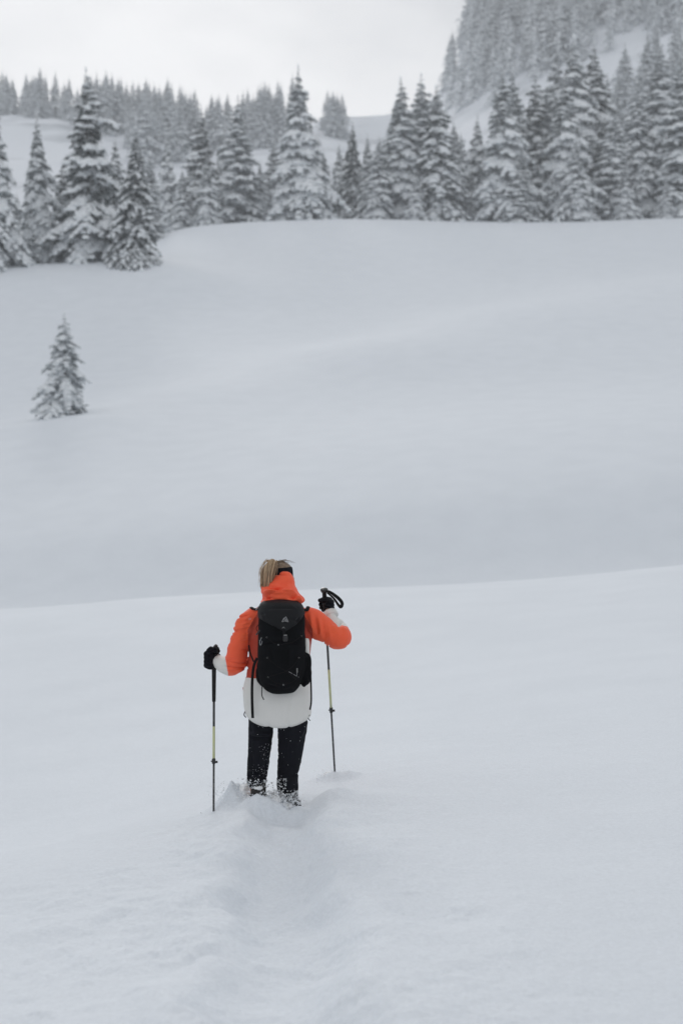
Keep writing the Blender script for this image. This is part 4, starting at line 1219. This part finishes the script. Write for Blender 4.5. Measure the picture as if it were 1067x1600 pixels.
# zip pull loop on the left edge and cord locks
zl = Acc(); dyz = -.27
put(zl, tube(WP((411, 993, dyz), (408.5, 997, dyz - .01), (406, 1003, dyz - .01), (407, 1008, dyz - .01), (409, 1005, dyz - .01), (410.5, 999, dyz - .01), (412.5, 994, dyz)), .0022, 24, 6)); bk('zip_pull', zl, [M_reflect])
zl = Acc(); put(zl, tube(WP((404, 976, -.2), (401, 980, -.2), (401, 984, -.2), (404, 987, -.22)), .0024, 14, 6)); bk('side_cord', zl, [M_cord])
zl = Acc(); put(zl, tube(WP((406.5, 985, -.26), (403, 989, -.25), (400.5, 992, -.24)), [.005, .006, .0045], 8, 8)); bk('cord_lock', zl, [M_plastic])
# haul loop, shoulder straps, load lifter
hl = Acc(); put(hl, tube(WP((410, 943, -.18), (404, 948, -.2), (400, 953, -.2)), .0032, 10, 6)); bk('load_lifter', hl, [M_reflect])
for pts in ([(407, 950, -.11), (400, 946, -.08), (395, 946, -.02), (395, 955, .06), (398, 985, .12), (396, 1020, .125), (392, 1040, .06)],
            [(470, 950, -.11), (477, 946, -.08), (481, 947, -.02), (481, 956, .06), (478, 985, .12), (480, 1020, .12), (484, 1040, .06)]):
    a = Acc(); P_ = catmull(WP(*pts), 40)
    # keep the strap outside the jacket
    for k in range(len(P_)):
        dd = ((jV - P_[k])**2).sum(1); i = dd.argmin(); P_[k] = jV[i] + jN[i] * .002
    P_[1:-1] = (P_[:-2] + P_[1:-1] + P_[2:]) / 3
    put(a, tube(P_, .030, None, 10, flat=.22, up=(0, 0, 1)) if False else tube(P_, .0135, None, 10, flat=.5)); bk('shoulder_strap', a, [M_web])
# hanging compression straps
def ribbon(pts, w, name, n=26, yaw=(0, 1, 0)):
    P_ = catmull(WP(*pts), n); T_ = np.gradient(P_, axis=0); T_ /= np.linalg.norm(T_, axis=1)[:, None]
    w_ = np.cross(T_, np.array(yaw, float)); w_ /= np.linalg.norm(w_, axis=1)[:, None]; n_ = np.cross(T_, w_); t_ = .0013
    V = np.stack([P_ + w_ * w / 2 + n_ * t_, P_ - w_ * w / 2 + n_ * t_, P_ - w_ * w / 2 - n_ * t_, P_ + w_ * w / 2 - n_ * t_], 1).reshape(-1, 3)
    F = [(4 * i + j, 4 * i + (j + 1) % 4, 4 * i + 4 + (j + 1) % 4, 4 * i + 4 + j) for i in range(n - 1) for j in range(4)]
    a = Acc(); a.add(V, F); return bk(name, a, [M_web])
ribbon([(402, 1028, -.20), (397, 1040, -.175), (394.5, 1060, -.175), (394, 1090, -.178), (395, 1122, -.175)], .018, 'hanging_strap')
ribbon([(389, 1008, -.10), (391, 1020, -.13), (396.5, 1034, -.165)], .010, 'hanging_strap')
ribbon([(485, 1038, -.18), (485.5, 1055, -.17), (486.3, 1080, -.165), (486.2, 1098, -.165), (484.2, 1109, -.165)], .011, 'hanging_strap', yaw=(.5, 1, 0))
ribbon([(410, 1068, -.29), (409.3, 1078, -.31), (409.5, 1087, -.31), (412.5, 1093.5, -.31)], .0065, 'hanging_strap')
# light side piece showing in the right side pocket
bt = Acc(); put(bt, tube(WP((479, 1035, -.165), (479, 1015, -.165), (479.2, 1002, -.165), (479.6, 997.5, -.165)), [.020, .0205, .018, .010], 14, 16)); 
bo = ob('water_bottle', bt.mesh('water_bottle', [M_white], off=W(479, 1035, -.165)), None, tuple(W(479, 1035, -.165))); tag(bo, 'pale bottle standing in the right side pocket of the black backpack', 'bottle')
pf = Acc(); put(pf, tube(WP((473, 1020, -.215), (478, 1024, -.225), (483, 1030, -.205), (485, 1033, -.18)), .0045, 12, 6)); bk('pocket_hem', pf, [M_web])

# ---- snow thrown up and clinging ------------------------------------------------------------
def blob(c, r3, seed, amp=.22, lvl=3, frq=2.2):
    T, F = ICO[lvl]
    n1 = fbm(T[:, 0] * frq + seed, T[:, 1] * frq, T[:, 2] * frq, octv=4, rough=.6, seed=seed)
    n2 = np.maximum(vnoise(T[:, 0] * frq * 3, T[:, 1] * frq * 3, T[:, 2] * frq * 3 + seed, seed + 5), 0)
    return np.array(c) + T * np.array(r3) * (1 + amp * n1 + amp * .6 * n2)[:, None], F
spray = Acc()
rs = np.random.default_rng(77)
def burst(n, c, s, r0, r1, lvl=0):
    C = np.array(c) + rs.normal(size=(n, 3)) * np.array(s)
    r = np.exp(rs.uniform(math.log(r0), math.log(r1), n))[:, None]
    V, F = lumps(C, np.eye(3)[0] * r, np.eye(3)[1] * r * rs.uniform(.7, 1.2, (n, 1)), np.eye(3)[2] * r * rs.uniform(.6, 1.1, (n, 1)), lvl, .16, rs)
    spray.add(V, F)
for k, (px, py, dy, rx, ry, rz) in enumerate([
        (368, 1250, .10, .05, .06, .06), (382, 1242, .06, .045, .06, .07), (394, 1256, .02, .06, .07, .05), (410, 1264, -.02, .07, .08, .035), (428, 1252, .08, .05, .06, .06),
        (441, 1262, .02, .07, .09, .05), (423, 1276, -.10, .10, .08, .025), (398, 1277, -.10, .09, .08, .025), (450, 1276, -.06, .08, .08, .025),
        (402, 1247, -.10, .034, .030, .020), (393, 1255, -.10, .05, .04, .026), (404, 1231, -.09, .030, .028, .012), (430, 1253, -.07, .045, .05, .040), (447, 1262, -.09, .050, .04, .030), (458, 1270, -.08, .045, .04, .026), (470, 1268, -.02, .05, .05, .024), (514, 1214, .92, .045, .05, .035), (524, 1218, .95, .05, .06, .03)]):
    V, F = blob(W(px, py, dy), (rx, ry, rz), 90 + k, .26)
    spray.add(V, F, 1)
burst(380, W(372, 1244, .05), (.075, .05, .045), .0015, .007)
burst(220, W(358, 1243, .08), (.06, .05, .045), .0012, .004)
burst(200, W(392, 1228, .04), (.04, .03, .05), .001, .005)
burst(450, W(405, 1250, -.09), (.05, .03, .030), .002, .009)
burst(600, W(428, 1250, -.03), (.05, .05, .035), .0015, .008)
burst(420, W(452, 1256, -.07), (.045, .03, .030), .0015, .008)
burst(200, W(516, 1213, .90), (.055, .05, .028), .0012, .006)
burst(300, W(538, 1208, .95), (.05, .05, .035), .001, .003)
tag(ob('snow_spray', spray.mesh('snow_spray', [M_powder, M_clump])), 'loose snow kicked up around the boots and the right pole tip', None, None, 'stuff')
# crumbs sticking to the trousers
cl = Acc()
def stick(mask_px, n, r0, r1, seed):
    r_ = np.random.default_rng(seed)
    qx, qy = pxy(tV)
    idx = np.where((tN[:, 1] < -.1) & mask_px(qx, qy))[0]
    if len(idx) == 0: return
    idx = r_.choice(idx, n)
    r = np.exp(r_.uniform(math.log(r0), math.log(r1), n))[:, None]
    V, F = lumps(tV[idx] + tN[idx] * r * .4, np.eye(3)[0] * r, np.eye(3)[1] * r * .7, np.eye(3)[2] * r, 0, .18, r_)
    cl.add(V, F)
stick(lambda x, y: (x < 430) & (y > 1218), 190, .0018, .0075, 1)
stick(lambda x, y: (x < 430) & (y > 1195), 110, .0008, .0028, 2)
stick(lambda x, y: (x < 430) & (x > 408) & (y > 1158), 60, .0006, .0020, 3)
stick(lambda x, y: (x > 430) & (x < 447) & (y > 1216), 130, .0012, .006, 4)
stick(lambda x, y: (x > 430) & (y > 1235), 190, .0015, .008, 5)
stick(lambda x, y: (y > 1120), 60, .0008, .0022, 6)
tag(pm('clinging_snow', cl.mesh('clinging_snow', [M_powder], off=ORG), bpy.data.objects['trousers']), kind='stuff')

# ---- falling flakes
fl = Acc()
n = 420
yy_ = np.exp(rs.uniform(math.log(2.6), math.log(40), n)); ax_a = rs.uniform(-.28, .28, n); el_a = rs.uniform(-.34, .40, n)
C = np.stack([yy_ * ax_a, yy_, yy_ * el_a], -1)
C = C[C[:, 2] > ground(C[:, 0], C[:, 1]) + .05]
n = len(C)
r = (rs.uniform(.0010, .0026, n) * np.clip(C[:, 1] / 9, .35, 1.6))[:, None]
V, F = lumps(C, np.eye(3)[0] * r, np.eye(3)[1] * r, np.eye(3)[2] * r, 0, .2, rs)
fl.add(V, F)
tag(ob('falling_snowflakes', fl.mesh('falling_snowflakes', [M_clump])), kind='stuff')
